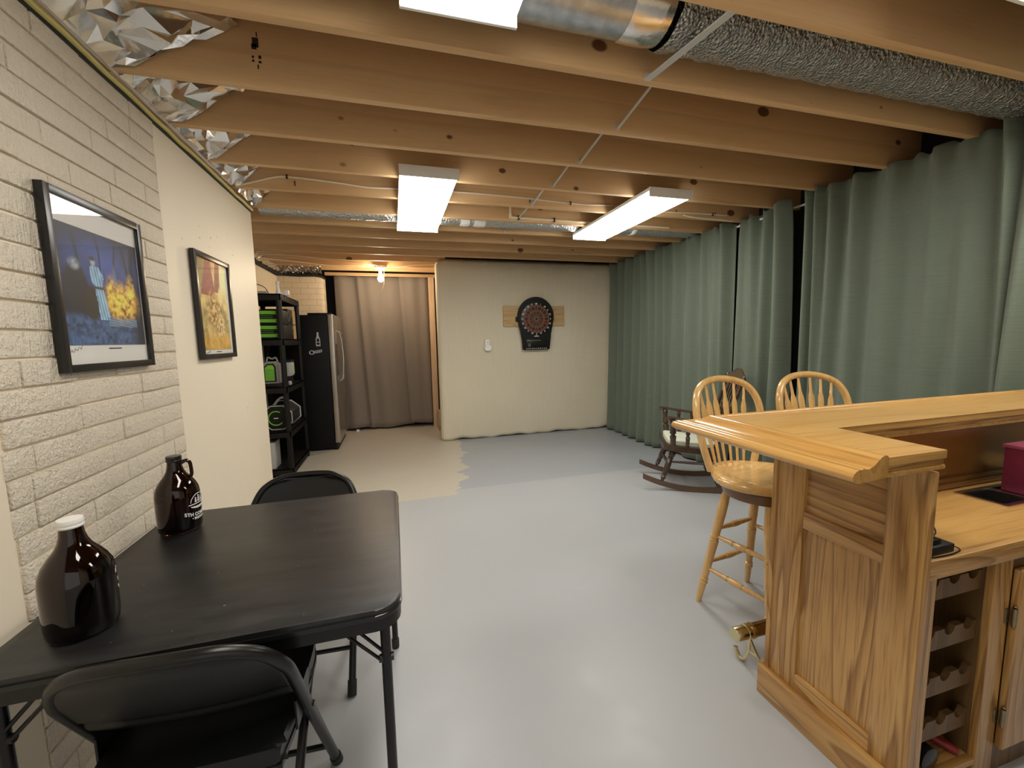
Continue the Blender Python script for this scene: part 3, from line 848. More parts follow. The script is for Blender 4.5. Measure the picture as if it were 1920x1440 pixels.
def art_night(u, v):        # u left->right, v bottom->top: generic night wood with a camp fire and two standing shapes
    n = fbm(u * 9, v * 9); n2 = fbm(u * 30, v * 30)
    c = lerp3((0.006, 0.008, 0.022), (0.030, 0.055, 0.19), ell(u, v, 0.52, 0.72, 0.40, 0.20, 0.9) * (0.5 + n))
    for tx, tw in ((0.22, .018), (0.44, .012), (0.66, .014), (0.80, .02), (0.92, .03)):
        k = abs(u - tx - 0.03 * math.sin(v * 7 + tx * 20)) < tw and v > 0.45
        if k: c = lerp3(c, (0.01, 0.012, 0.02), 0.85)
    if v < 0.30: c = lerp3(c, lerp3((0.006, 0.012, 0.03), (0.06, 0.12, 0.26), n2 * 1.2 - 0.15), sm(0.30, 0.2, v) * (1 - sm(.75, .95, u)))
    fire = ell(u, v, 0.70, 0.40, 0.20, 0.16, 0.6) + 0.7 * ell(u, v, 0.86, 0.55, 0.05, 0.11, 0.7) + .7 * ell(u, v, 0.6, 0.52, 0.06, 0.1, .8)
    c = lerp3(c, lerp3((0.10, 0.035, 0.005), (0.85, 0.50, 0.08), max(0, min(1, n2 * 2.2 - 0.45))), min(1, fire))
    c = lerp3(c, (0.012, 0.012, 0.016), ell(u, v, 0.17, 0.49, 0.13, 0.20, 0.15))
    c = lerp3(c, (0.020, 0.013, 0.010), ell(u, v, 0.32, 0.37, 0.09, 0.15, 0.15))
    n3 = fbm(u * 22 + 3, v * 14)
    ax = 0.47 - 0.16 * (v - 0.25)                    # pale robe
    hw = 0.050 + 0.05 * (0.5 - v) if v < 0.52 else 0.045 + 0.035 * math.sin((v - 0.52) / 0.18 * PI)
    if 0.23 < v < 0.70 and abs(u - ax) < hw * (0.85 + 0.3 * n3):
        c = lerp3((0.07, 0.14, 0.24), (0.30, 0.47, 0.60), max(0, min(1, 0.35 + 0.35 * math.sin((u - ax) * 190) + 0.6 * (n3 - 0.4))))
        if 0.50 < v < 0.525: c = (0.04, 0.04, 0.05)
    c = lerp3(c, (0.26, 0.27, 0.28), ell(u, v, 0.385, 0.735, 0.026, 0.034, 0.4))
    c = lerp3(c, (0.03, 0.025, 0.03), ell(u, v, 0.38, 0.765, 0.034, 0.02, 0.4))
    c = lerp3(c, lerp3((0.05, 0.06, 0.09), (0.34, 0.38, 0.44), n2), ell(u, v, 0.17, 0.685, 0.055, 0.045, 0.5) * 0.85)
    c = lerp3(c, (0.10, 0.14, 0.22), ell(u, v, 0.64, 0.64, 0.022, 0.10, 0.6) * 0.8)
    if 0.17 < v < 0.25 and 0.5 < u < 0.9: c = lerp3(c, lerp3((0.05, 0.09, 0.15), (0.16, 0.24, 0.36), 0.5 + 0.5 * math.sin((v + 0.12 * u) * 260)), 0.7)
    return c
def art_autumn(u, v):       # generic autumn scene: dark red cloth shapes over a golden stony heap
    n = fbm(u * 8, v * 12); n2 = fbm(u * 26, v * 34)
    c = lerp3((0.10, 0.09, 0.03), (0.55, 0.40, 0.15), max(0, min(1, n * 1.5 - 0.2)))
    c = lerp3(c, (0.75, 0.60, 0.32), ell(u, v, 0.88, 0.85, 0.2, 0.25, 0.8) * 0.8)
    c = lerp3(c, (0.10, 0.09, 0.03), ell(u, v, 0.1, 0.92, 0.22, 0.2, 0.8) * 0.8)
    w1 = 1 if v > 0.60 and abs(u - (0.28 + 0.18 * (v - 0.6))) < 0.26 - 0.42 * (v - 0.6) else 0
    w2 = 1 if v > 0.66 and abs(u - (0.62 + 0.25 * (v - 0.7))) < 0.10 - 0.06 * (v - 0.7) else 0
    if w1 or w2: c = lerp3((0.11, 0.022, 0.018), (0.24, 0.06, 0.045), n2)
    b = ell(u, v, 0.48, 0.44, 0.27, 0.20, 0.4)
    c = lerp3(c, lerp3((0.10, 0.045, 0.012), (0.60, 0.40, 0.15), max(0, min(1, n2 * 2 - 0.5))), b)
    c = lerp3(c, lerp3((0.12, 0.055, 0.02), (0.70, 0.50, 0.24), max(0, min(1, n2 * 2.2 - 0.6))), ell(u, v, 0.64, 0.26, 0.14, 0.16, 0.4))
    c = lerp3(c, (0.62, 0.45, 0.2), ell(u, v, 0.72, 0.62, 0.07, 0.10, 0.3) * 0.8)
    if v < 0.2: c = lerp3(c, lerp3((0.16, 0.09, 0.02), (0.55, 0.34, 0.08), n), sm(0.22, 0.1, v))
    return c
def picture(name, label, y0, y1, z0, z1, fw, mat_l, mat_r, mat_b, mat_t, fn, cap):
    o = thing(name, label, 'picture', (XL + 0.006, (y0 + y1) / 2, z0))
    X0 = XL + 0.006
    m = MB(); X1 = X0 + 0.022
    for a in ((y0, y0 + fw, z0, z1), (y1 - fw, y1, z0, z1), (y0 + fw, y1 - fw, z0, z0 + fw), (y0 + fw, y1 - fw, z1 - fw, z1)):
        m.box(X0, X1, a[0], a[1], a[2], a[3], bev=0.0015)
    m.build('frame', frame_blk, o, world=True)
    m = MB(); m.box(X0, X0 + 0.009, y0 + fw * .5, y1 - fw * .5, z0 + fw * .5, z1 - fw * .5); m.build('mat_board', plain('mat_white', (0.74, 0.72, 0.68), 0.6), o, world=True)
    iy0, iy1, iz0, iz1 = y0 + fw + mat_l, y1 - fw - mat_r, z0 + fw + mat_b, z1 - fw - mat_t
    m = MB(); nu, nv = 130, 165
    m.grid(nu, nv, lambda u, w: (X0 + 0.0105, iy0 + u * (iy1 - iy0), iz0 + w * (iz1 - iz0)))
    a = m.build('art_print', art_m, o, world=True)
    ca = a.data.color_attributes.new('Col', 'FLOAT_COLOR', 'POINT')
    k = 0
    for i in range(nu + 1):
        for j in range(nv + 1):
            c = tuple(min(0.85, q * 1.7) for q in fn(i / nu, j / nv)); ca.data[k].color = (c[0], c[1], c[2], 1); k += 1
    m = MB(); yc = iy0 + (iy1 - iy0) * cap
    m.box(X0 + 0.009, X0 + 0.0098, yc - 0.035, yc + 0.035, iz0 - 0.014, iz0 - 0.010)
    m.build('caption', frame_blk, o, world=True); m = MB()
    pts = [(X0 + 0.0096, iy0 + 0.012 + 0.005 * i, iz0 - 0.022 + 0.006 * math.sin(i * 1.9) + 0.0016 * i) for i in range(12)]
    m.tube(pts, 0.0006, 4)
    m.build('signature', frame_blk, o, world=True)
    m = MB(); m.box(X0 + 0.014, X0 + 0.0165, y0 + fw * .6, y1 - fw * .6, z0 + fw * .6, z1 - fw * .6); m.build('glass', pane_m, o, world=True)
picture('framed_picture', 'framed blue night forest print in black frame on the brick wall', 1.558, 2.040, 1.274, 1.829, 0.024, 0.010, 0.008, 0.060, 0.072, art_night, 0.55)
picture('framed_picture', 'framed golden and red print in black frame near the wall end', 2.502, 2.978, 1.276, 1.838, 0.026, 0.028, 0.030, 0.022, 0.0, art_autumn, 0.5)

# ------------------------------------------------------------------ card table
def card_table():
    x0, x1, y0, y1 = -0.853, -0.010, 0.985, 1.838
    o = thing('card_table', 'square black folding card table with scuffed vinyl top by brick wall', 'table', ((x0 + x1) / 2, (y0 + y1) / 2, 0), math.radians(0.0))
    m = MB(); m.prism(rrect(x0 + 0.004, x1 - 0.004, y0 + 0.004, y1 - 0.004, 0.06), 0.690, 0.710, bev=0.005); m.build('table_top', table_m, o, world=True)
    m = MB(); m.prism(rrect(x0, x1, y0, y1, 0.064), 0.686, 0.697, bev=0.003)
    m.build('edge_trim', blk_gloss, o, world=True)
    m = MB()
    outer = rrect(x0 + 0.004, x1 - 0.004, y0 + 0.004, y1 - 0.004, 0.06); inner = rrect(x0 + 0.022, x1 - 0.022, y0 + 0.022, y1 - 0.022, 0.045)
    n = len(outer)
    vo = [[m.bm.verts.new((p[0], p[1], z)) for p in outer] for z in (0.655, 0.688)]; vi = [[m.bm.verts.new((p[0], p[1], z)) for p in inner] for z in (0.655, 0.688)]
    for i in range(n):
        j = (i + 1) % n
        m.bm.faces.new((vo[0][i], vo[0][j], vo[1][j], vo[1][i])); m.bm.faces.new((vi[0][j], vi[0][i], vi[1][i], vi[1][j])); m.bm.faces.new((vo[0][j], vo[0][i], vi[0][i], vi[0][j]))
    m.build('apron', blk_metal, o, world=True)
    for sx, sy in ((-1, -1), (1, -1), (1, 1), (-1, 1)):
        cx, cy = (x0 + 0.045 if sx < 0 else x1 - 0.045), (y0 + 0.045 if sy < 0 else y1 - 0.045)
        m = MB(); m.cyl((cx, cy, 0.03), (cx, cy, 0.685), 0.0125, seg=16)
        lg = m.build('leg', blk_metal, o, world=True)
        m = MB(); m.lathe([(0.015, 0.0), (0.016, 0.004), (0.016, 0.04), (0.0135, 0.042)], Matrix.Translation((cx, cy, 0)), 16)
        f = m.build('foot_cap', rubber, lg, world=False)
        for v in f.data.vertices: v.co -= Vector(o.location)
        m = MB()
        for d in (-0.010, 0.018):
            m.tube([(cx - sx * (0.10 + d * 1.2), cy, 0.665), (cx + sx * 0.002, cy + sy * 0.006, 0.555 - d)], 0.0045, 6)
        m.cyl((cx - 0.018, cy, 0.553), (cx + 0.018, cy, 0.553), 0.010, seg=10)
        m.build('brace', blk_metal, o, world=True)
card_table()

# ------------------------------------------------------------------ folding chairs (local: sitter faces +Y)
def catmull(pts, n=6, closed=False):
    P = [Vector(p) for p in pts]; out = []
    N = len(P)
    for i in range(N if closed else N - 1):
        if closed: p0, p1, p2, p3 = P[(i - 1) % N], P[i], P[(i + 1) % N], P[(i + 2) % N]
        else: p0, p1, p2, p3 = P[max(i - 1, 0)], P[i], P[i + 1], P[min(i + 2, N - 1)]
        for k in range(n):
            t = k / n
            out.append(0.5 * ((2 * p1) + (p2 - p0) * t + (2 * p0 - 5 * p1 + 4 * p2 - p3) * t * t + (3 * p1 - p0 - 3 * p2 + p3) * t ** 3))
    if not closed: out.append(P[-1])
    return out
def folding_chair(label, loc, rot):
    o = thing('folding_chair', label, 'chair', loc, rot, 'folding chairs at the card table')
    hw = 0.212
    def ln(z): return 0.225 - (0.225 + 0.215) * z / 0.752     # y of the long frame at height z
    left = [(-hw, ln(z), z) for z in (0.03, 0.2, 0.4, 0.55, 0.62)]
    top = [(-hw + 0.006, ln(0.655), 0.655), (-hw + 0.035, ln(0.710), 0.710), (-hw + 0.09, ln(0.742) - 0.004, 0.742), (-0.06, ln(0.752) - 0.010, 0.752)]
    full = left + top + [(-p[0], p[1], p[2]) for p in reversed(top)] + [(-p[0], p[1], p[2]) for p in reversed(left)]
    m = MB(); m.tube(catmull(full, 6), 0.0135, 12); m.build('back_frame', blk_metal, o)
    # pressed back panel, bowed backwards
    def panel(u, w):
        z = 0.535 + w * 0.209
        k = u * 2 - 1
        half = hw - 0.004
        if z > 0.642:
            t = (z - 0.642) / 0.1022; half = half - 0.120 * (1 - math.sqrt(max(0, 1 - t * t)))
        x = k * half
        y = ln(z) - 0.022 * (1 - k * k) - 0.002
        if w > 0.86: y += 0.006 * (w - 0.86) / 0.14
        if 0.10 < w < 0.16: y += 0.004
        return (x, y, z)
    m = MB(); m.grid(36, 26, panel); m.build('back_panel', blk_vinyl, o, solid=0.012)
    m = MB(); m.tube(catmull([(-hw + .01, ln(0.548), 0.548), (-0.1, ln(0.545) - 0.018, 0.545), (0.1, ln(0.545) - 0.018, 0.545), (hw - .01, ln(0.548), 0.548)], 6), 0.007, 8); m.build('panel_edge', blk_metal, o)
    # seat
    poly = [(-0.15, -0.165), (0.15, -0.165), (0.185, -0.13), (0.190, 0.10), (0.175, 0.20), (0.13, 0.245), (-0.13, 0.245), (-0.175, 0.20), (-0.190, 0.10), (-0.185, -0.13)]
    pp = [(p.x, p.y) for p in catmull([(x, y, 0) for x, y in poly], 4, True)]
    m = MB(); m.prism(pp, 0.418, 0.462, bev=0.014); st = m.build('seat', blk_vinyl, o)
    m = MB(); m.prism([(x * 1.015, y * 1.01) for x, y in pp], 0.405, 0.420); m.build('seat_pan', blk_metal, o)
    # rear leg loop
    for sx in (-1, 1):
        x = sx * (hw - 0.028)
        m = MB(); m.tube(catmull([(x, 0.105, 0.425), (x, -0.02, 0.30), (x, -0.17, 0.10), (x, -0.215, 0.03)], 5), 0.0115, 12); m.build('rear_leg', blk_metal, o)
        m = MB(); m.cyl((x, -0.208, 0.040), (x, -0.222, 0.0), 0.015, seg=14); m.build('foot_cap', rubber, o)
        m = MB(); m.cyl((sx * hw, ln(0.045), 0.045), (sx * hw, ln(0.0) + 0.0, 0.0), 0.017, seg=14); m.build('foot_cap', rubber, o)
        # hinge strap between seat and long frame, pivot bolts
        m = MB(); m.box(sx * (hw - 0.012) - 0.003, sx * (hw - 0.012) + 0.003, ln(0.50) - 0.02, ln(0.43) + 0.05, 0.425, 0.50, bev=0.002)
        m.cyl((sx * (hw - 0.03), ln(0.44), 0.44), (sx * (hw + 0.016), ln(0.44), 0.44), 0.007, seg=10)
        m.build('hinge_strap', blk_metal, o)
    m = MB(); m.cyl((-hw, ln(0.14), 0.14), (hw, ln(0.14), 0.14), 0.0085, seg=10); m.build('front_crossbar', blk_metal, o)
    m = MB(); m.cyl((-hw + .028, -0.150, 0.125), (hw - .028, -0.150, 0.125), 0.0085, seg=10); m.build('rear_crossbar', blk_metal, o)
    return o
folding_chair('black folding chair in the near left foreground with its back to the camera', (-0.463, 1.115, 0), math.radians(-3))
folding_chair('black folding chair on the far side of the card table', (-0.418, 1.815, 0), math.radians(177))

# ------------------------------------------------------------------ jugs
def text_mesh(body, size, bold=0.0, spacing=1.0):
    cu = bpy.data.curves.new('lettering', 'FONT'); cu.body = body; cu.size = size; cu.align_x = 'CENTER'; cu.offset = bold; cu.extrude = 0.0; cu.space_character = spacing
    cu.resolution_u = 3
    ob = bpy.data.objects.new('lettering', cu); COL.objects.link(ob)
    dg = bpy.context.evaluated_depsgraph_get()
    me = bpy.data.meshes.new_from_object(ob.evaluated_get(dg))
    bpy.data.objects.remove(ob); bpy.data.curves.remove(cu)
    return me
def wrap_text(m, body, size, z, ang, r, bold=0.0, arch=0.0):
    me = text_mesh(body, size, bold)
    bm2 = bmesh.new(); bm2.from_mesh(me); bpy.data.meshes.remove(me)
    bmesh.ops.subdivide_edges(bm2, edges=[e for e in bm2.edges if e.calc_length() > 0.006], cuts=2)
    bmesh.ops.triangulate(bm2, faces=bm2.faces)
    mp = {}
    for v in bm2.verts:
        a = ang + v.co.x / r
        mp[v] = m.bm.verts.new((r * math.cos(a), r * math.sin(a), z + v.co.y + arch * (v.co.x ** 2)))
    for f in bm2.faces:
        try: m.bm.faces.new([mp[v] for v in f.verts])
        except ValueError: pass
    bm2.free()
JUG = [(0.050, 0.0), (0.062, 0.002), (0.067, 0.010), (0.069, 0.03), (0.0695, 0.10), (0.069, 0.130), (0.066, 0.148), (0.058, 0.166), (0.046, 0.183), (0.034, 0.198), (0.027, 0.212), (0.0235, 0.226), (0.021, 0.245), (0.0195, 0.252)]
def jug(label, loc, rot, capm, handle, logo):
    o = thing('glass_jug', label, 'jug', loc, rot)
    o.scale = (0.92, 0.92, 1.0)
    m = MB()
    inner = [(max(0.004, r - 0.0035), z + (0.006 if i < 3 else 0)) for i, (r, z) in enumerate(JUG)]
    prof = JUG + list(reversed(inner))
    m.lathe(JUG, None, 48, caps=False)
    # bottom disc and inner skin make a closed glass wall
    seg = 48
    ring = [v for v in m.bm.verts if abs(v.co.z) < 1e-6]
    m.bm.faces.new(ring)
    n0 = len(m.bm.verts)
    m.lathe(inner, None, 48, caps=False)
    m.bm.verts.ensure_lookup_table()
    iv = list(m.bm.verts)[n0:]
    m.bm.faces.new(iv[:48])
    top_o = [v for v in list(m.bm.verts)[n0 - 48:n0]]; top_i = iv[-48:]
    for i in range(48):
        j = (i + 1) % 48
        m.bm.faces.new((top_o[i], top_o[j], top_i[j], top_i[i]))
    m.build('body', amber, o)
    m = MB(); m.lathe([(0.0235, 0.244), (0.0245, 0.246), (0.0245, 0.2485), (0.0235, 0.250), (0.0245, 0.252), (0.0245, 0.260), (0.0235, 0.263), (0.010, 0.2635)], None, 32); m.build('screw_cap', capm, o)
    if handle is not None:
        c, s_ = math.cos(handle), math.sin(handle)
        pts = catmull([(0.022, 0, 0.236), (0.036, 0, 0.243), (0.047, 0, 0.236), (0.050, 0, 0.215), (0.050, 0, 0.195), (0.046, 0, 0.184)], 5)
        m = MB(); m.tube([(p.x * c, p.x * s_, p.z) for p in pts], 0.0062, 10); m.build('handle', plain('dark_glass_handle', (0.02, 0.008, 0.004), 0.08), o)
    if logo is not None:
        m = MB(); logo(m); m.build('printed_logo', logo_white, o)
    return o
def logo_ship(m):
    r = 0.0703; a0 = 0.0
    def P(x, z): a = a0 + x / r; return (r * math.cos(a), r * math.sin(a), z)
    # sailing emblem: round outline, sails, hull and wave
    m.tube([P(0.034 * math.cos(t), 0.098 + 0.030 * math.sin(t)) for t in [PI * (0.02 + 0.96 * i / 20) for i in range(21)]], 0.0011, 6)
    for cx, h_, w_ in ((-0.014, 0.018, 0.010), (0.0, 0.025, 0.012), (0.014, 0.018, 0.010)):
        for k in range(3):
            z0 = 0.099 + k * h_ / 3; ww = w_ * (1 - 0.22 * k)
            vs = [m.bm.verts.new(P(cx - ww / 2, z0)), m.bm.verts.new(P(cx + ww / 2, z0)), m.bm.verts.new(P(cx + ww * .42, z0 + h_ / 3.4)), m.bm.verts.new(P(cx - ww * .42, z0 + h_ / 3.4))]
            m.bm.faces.new(vs)
    N = 16
    def strip(f0, f1, xa, xb):
        pv = None
        for i in range(N + 1):
            x = xa + (xb - xa) * i / N
            q = (m.bm.verts.new(P(x, f0(x))), m.bm.verts.new(P(x, f1(x))))
            if pv: m.bm.faces.new((pv[0], q[0], q[1], pv[1]))
            pv = q
    strip(lambda x: 0.0925, lambda x: 0.0955, -0.042, 0.042)
    strip(lambda x: 0.077 + 6.5 * x * x, lambda x: 0.0845 + 3.0 * x * x + 0.0012 * math.sin(x * 500), -0.034, 0.034)
    wrap_text(m, '5TH COMPANY', 0.0165, 0.051, a0, r, 0.0006, 3.0)
    wrap_text(m, '\u2022 BREWING \u2022', 0.0115, 0.039, a0, r, 0.0004, 3.0)
jug('amber glass jug with black cap and white ship print, farther along table', (-0.748, 1.665, 0.710), math.radians(-8), blk_gloss, math.radians(16), logo_ship)
def small_marks(m):
    r = 0.0703
    def P(a, z): return (r * math.cos(a), r * math.sin(a), z)
    for a, z, w_, h_ in ((-0.10, 0.128, 0.05, 0.006), (-0.14, 0.118, 0.07, 0.010), (-0.02, 0.095, 0.06, 0.010), (-0.06, 0.082, 0.06, 0.005), (0.0, 0.076, 0.05, 0.008), (2.95, 0.092, 0.07, 0.004), (3.0, 0.082, 0.08, 0.004), (2.95, 0.055, 0.06, 0.004)):
        N = 5
        vs = [m.bm.verts.new(P(a + w_ * (i / N - .5), z)) for i in range(N + 1)] + [m.bm.verts.new(P(a + w_ * (.5 - i / N), z + h_)) for i in range(N + 1)]
        m.bm.faces.new(vs)
jug('amber glass jug with white cap, nearest on the card table', (-0.712, 1.125, 0.710), math.radians(20), plain('cap_white', (0.78, 0.76, 0.72), 0.4), None, small_marks)

# ------------------------------------------------------------------ the bar
BX, BY0, BY1, BT = 1.29, 0.686, 1.125, 1.056
bar = thing('home_bar', 'L-shaped golden oak bar with panelled end and moulded arm rail', 'bar', (1.6, 1.0, 0))
m = MB()     # end panel: frame members proud of recessed panels
xf = BX
m.box(xf, xf + 0.025, BY1 - 0.105, BY1, 0.0, 0.995, bev=0.002); m.build('end_stile', oak['z'], bar, world=True)
m = MB(); m.box(xf, xf + 0.02, BY0, BY0 + 0.098, 0.0, 0.995, bev=0.002); m.build('end_stile', oak['z'], bar, world=True)
y0, y1 = BY0 + 0.098, BY1 - 0.105
for z0, z1 in ((0.0, 0.166), (0.700, 0.757), (0.965, 0.995)):
    m = MB()
    m.box(xf + 0.001, xf + 0.025, y0, y1, z0, z1, bev=0.0015)
    m.build('end_rail', oak['y'], bar, world=True)
m = MB(); m.box(xf + 0.013, xf + 0.024, y0, y1, 0.757, 0.965); m.build('upper_panel', oak['y'], bar, world=True)
m = MB()
m.box(xf + 0.013, xf + 0.024, y0, y1, 0.166, 0.700)
m.build('lower_panel', oak['z'], bar, world=True)
m = MB(); m.box(xf - 0.005, xf + 0.02, BY1 - 0.005, BY1 + 0.012, 0.0, 0.995, bev=0.003); m.build('corner_bead', oak['z'], bar, world=True)
# far, customer side
m = MB()
m.box(xf + 0.02, 2.86, BY1 - 0.02, BY1, 0.0, 0.995)
for x in (1.31, 1.86, 2.41, 2.70):
    m.box(x, x + 0.09, BY1, BY1 + 0.012, 0.0, 0.995)
m.box(1.31, 2.86, BY1, BY1 + 0.012, 0.90, 0.995); m.box(1.31, 2.86, BY1, BY1 + 0.012, 0.0, 0.2)
m.build('front_panel', oak['x'], bar, world=True)
# base board round the end
m = MB(); m.box(xf - 0.024, xf, BY0 - 0.002, BY1 + 0.022, 0, 0.114, bev=0.004); m.build('base_board', oak['y'], bar, world=True)
m = MB(); m.box(xf, 2.86, BY1 + 0.012, BY1 + 0.034, 0, 0.114, bev=0.004); m.build('base_board', oak['x'], bar, world=True)
# bar top
xi, yi = 1.308, 0.945        # inner edges
xo, yo = 1.10, 1.205         # where the arm rails start
ye = 0.674
Lp = [(xo, ye), (xi, ye), (xi, yi), (2.86, yi), (2.86, yo), (xo, yo)]
m = MB(); m.prism(Lp, BT - 0.022, BT, bev=0.003); m.build('top_board', oak_top, bar, world=True)
def Lshape(o_, i_, e_): return [(xo - o_, ye + e_), (xi + i_, ye + e_), (xi + i_, yi - i_), (2.86, yi - i_), (2.86, yo + o_), (xo - o_, yo + o_)]
m = MB(); m.prism([(xo - 0.03, ye + 0.004), (xi - 0.003, ye + 0.004), (xi - 0.003, yi + 0.003), (2.86, yi + 0.003), (2.86, yo + 0.03), (xo - 0.03, yo + 0.03)], BT - 0.037, BT - 0.0225, bev=0.002)
m.build('under_board', oak['x'], bar, world=True)
m = MB(); m.prism([(xo - 0.02, ye + 0.001), (xi - 0.001, ye + 0.001), (xi - 0.001, yi + 0.001), (2.86, yi + 0.001), (2.86, yo + 0.02), (xo - 0.02, yo + 0.02)], BT - 0.050, BT - 0.0375, bev=0.004)
m.build('trim_board', oak_rail, bar, world=True)
# moulded arm rail: hump at the inside, S-curve down to a rounded nose
RP = [(0.0, 0.0), (0.004, 0.006), (0.012, 0.008), (0.022, 0.005), (0.034, -0.004), (0.048, -0.015), (0.062, -0.020), (0.074, -0.020), (0.079, -0.017), (0.084, -0.020), (0.092, -0.019), (0.101, -0.022), (0.108, -0.028), (0.111, -0.036), (0.109, -0.044), (0.101, -0.050), (0.086, -0.052), (0.060, -0.050), (0.030, -0.048), (0.0, -0.046)]
m = MB(); m.sweep([((xo, ye - 0.004, BT), (-1, 0, 0), (0, 0, 1)), ((xo, yo, BT), (-1, 1, 0), (0, 0, 1))], RP, None); m.build('arm_rail', oak_rail, bar, world=True, sharp=50)
m = MB(); m.sweep([((xo, yo, BT), (-1, 1, 0), (0, 0, 1)), ((2.86, yo, BT), (0, 1, 0), (0, 0, 1))], RP, None); m.build('arm_rail', oak_top, bar, world=True, sharp=50)
# inner splash wall below the top with a small moulding
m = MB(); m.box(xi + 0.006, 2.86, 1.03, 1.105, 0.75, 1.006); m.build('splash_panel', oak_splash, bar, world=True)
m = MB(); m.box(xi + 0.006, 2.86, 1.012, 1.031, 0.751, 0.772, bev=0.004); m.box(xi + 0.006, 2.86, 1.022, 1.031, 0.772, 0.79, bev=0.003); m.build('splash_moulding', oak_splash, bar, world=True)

# worktop on the inner side
wt = thing('worktop', 'low oak worktop behind the bar end with thick front edge', 'worktop', (1.7, 0.8, 0.70))
m = MB()
SX0, SX1, SY0, SY1 = 1.975, 2.50, 0.852, 0.972
for a in ((xi + 0.007, SX0, 0.695, 1.010), (SX1, 2.80, 0.695, 1.010), (SX0, SX1, 0.695, SY0), (SX0, SX1, SY1, 1.010)):
    m.box(a[0], a[1], a[2], a[3], 0.728, 0.752)
m.build('board', oak_top, wt, world=True)
m = MB(); m.box(xi + 0.006, 2.86, 0.688, 0.714, 0.700, 0.7525, bev=0.003); m.build('front_edge', oak['x'], wt, world=True)

# bar sink let into the worktop
sk = thing('bar_sink', 'small steel rimmed bar sink with dark bowls in the oak worktop', 'sink', (2.2, 0.91, 0.752))
m = MB()
for a in ((SX0 - 0.012, SX1 + 0.012, SY0 - 0.012, SY0 + 0.006), (SX0 - 0.012, SX1 + 0.012, SY1 - 0.006, SY1 + 0.012), (SX0 - 0.012, SX0 + 0.006, SY0 + 0.006, SY1 - 0.006), (SX1 - 0.006, SX1 + 0.012, SY0 + 0.006, SY1 - 0.006), (2.118, 2.145, SY0 + 0.006, SY1 - 0.006)):
    m.box(a[0], a[1], a[2], a[3], 0.753, 0.757, bev=0.001)
m.build('rim', chrome, sk, world=True)
for a, b in ((SX0 + 0.004, 2.12), (2.143, SX1 - 0.004)):
    m = MB()
    for q in ((a, b, SY0 + 0.004, SY0 + 0.008, 0.60, 0.752), (a, b, SY1 - 0.008, SY1 - 0.004, 0.60, 0.752), (a, a + 0.004, SY0 + 0.008, SY1 - 0.008, 0.60, 0.752), (b - 0.004, b, SY0 + 0.008, SY1 - 0.008, 0.60, 0.752), (a, b, SY0 + 0.004, SY1 - 0.004, 0.595, 0.60)):
        m.box(*q)
    m.build('bowl', plain('sink_bowl', (0.05, 0.045, 0.04), 0.35, metal=0.6), sk, world=True)

# maroon carton standing over the sink
bx = thing('carton', 'maroon carton standing over the sink at the right edge', 'box', (2.27, 0.86, 0.757))
m = MB(); m.box(2.146, 2.40, 0.76, 0.944, 0.7575, 0.923, bev=0.002); m.build('box_body', maroon, bx, world=True)
m = MB(); m.box(2.140, 2.406, 0.754, 0.950, 0.918, 0.931, bev=0.003); m.build('lid', plain('carton_lid', (0.24, 0.05, 0.085), 0.4), bx, world=True)

# cable box on the worktop
dv = thing('media_box', 'flat black electronic box with loops of thin cable on worktop', 'electronic device', (1.37, 0.72, 0.7525))
m = MB(); m.box(1.318, 1.436, 0.706, 0.772, 0.753, 0.776, bev=0.003); m.build('case', blk_plastic, dv, world=True)
m = MB(); m.box(1.325, 1.40, 0.715, 0.765, 0.7762, 0.790, bev=0.004); m.build('top_unit', blk_gloss, dv, world=True)
m = MB(); m.tube(catmull([(1.330, 0.765, 0.805), (1.385, 0.785, 0.835), (1.425, 0.765, 0.820), (1.415, 0.738, 0.798), (1.36, 0.722, 0.795), (1.33, 0.728, 0.796)], 6), 0.0018, 6)
m.tube(catmull([(1.436, 0.735, 0.766), (1.458, 0.718, 0.759), (1.455, 0.704, 0.755), (1.41, 0.697, 0.755), (1.36, 0.698, 0.755), (1.322, 0.702, 0.755)], 6), 0.0018, 6)
m.build('cable', blk_plastic, dv, world=True)

# wine rack cabinet and the door cabinet beside it
wr = thing('wine_rack_cabinet', 'open oak cabinet with four scalloped wine racks under the worktop', 'cabinet', (1.47, 0.85, 0))
CY = 0.700
m = MB(); m.box(1.316, 1.365, CY, CY + 0.02, 0.0, 0.700); m.build('face_stile', oak['z'], wr, world=True)
m = MB(); m.box(1.316, 1.334, CY + 0.02, 1.00, 0.0, 0.70); m.build('side_panel', oak_shade, wr, world=True)
m = MB(); m.box(1.612, 1.628, CY + 0.02, 1.00, 0.0, 0.70); m.build('side_panel', oak_shade, wr, world=True)
m = MB(); m.box(1.334, 1.612, 0.985, 1.00, 0.0, 0.70); m.build('back_panel', oak_shade, wr, world=True)
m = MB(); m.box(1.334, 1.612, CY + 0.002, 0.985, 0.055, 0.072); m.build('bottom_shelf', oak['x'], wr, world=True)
m = MB(); m.box(1.334, 1.612, CY + 0.02, CY + 0.04, 0.0, 0.055); m.build('toe_board', oak_shade, wr, world=True)
def scallop(x0, x1, z0, h, cs, r):
    pts = [(x0, z0), (x1, z0), (x1, z0 + h)]
    for c in sorted(cs, reverse=True):
        pts += [(c + r * math.cos(PI * i / 8), z0 + h - r * math.sin(PI * i / 8)) for i in range(9)]
    pts.append((x0, z0 + h))
    return pts
for zr in (0.600, 0.445, 0.300, 0.160):
    for yy in (0.728, 0.955):
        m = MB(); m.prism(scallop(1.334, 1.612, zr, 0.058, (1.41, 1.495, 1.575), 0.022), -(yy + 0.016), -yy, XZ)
        m.build('bottle_rack', oak_shade, wr, world=True)
dc = thing('base_cabinet', 'oak base cabinet with hinged door at the lower right corner', 'cabinet', (2.0, 0.85, 0))
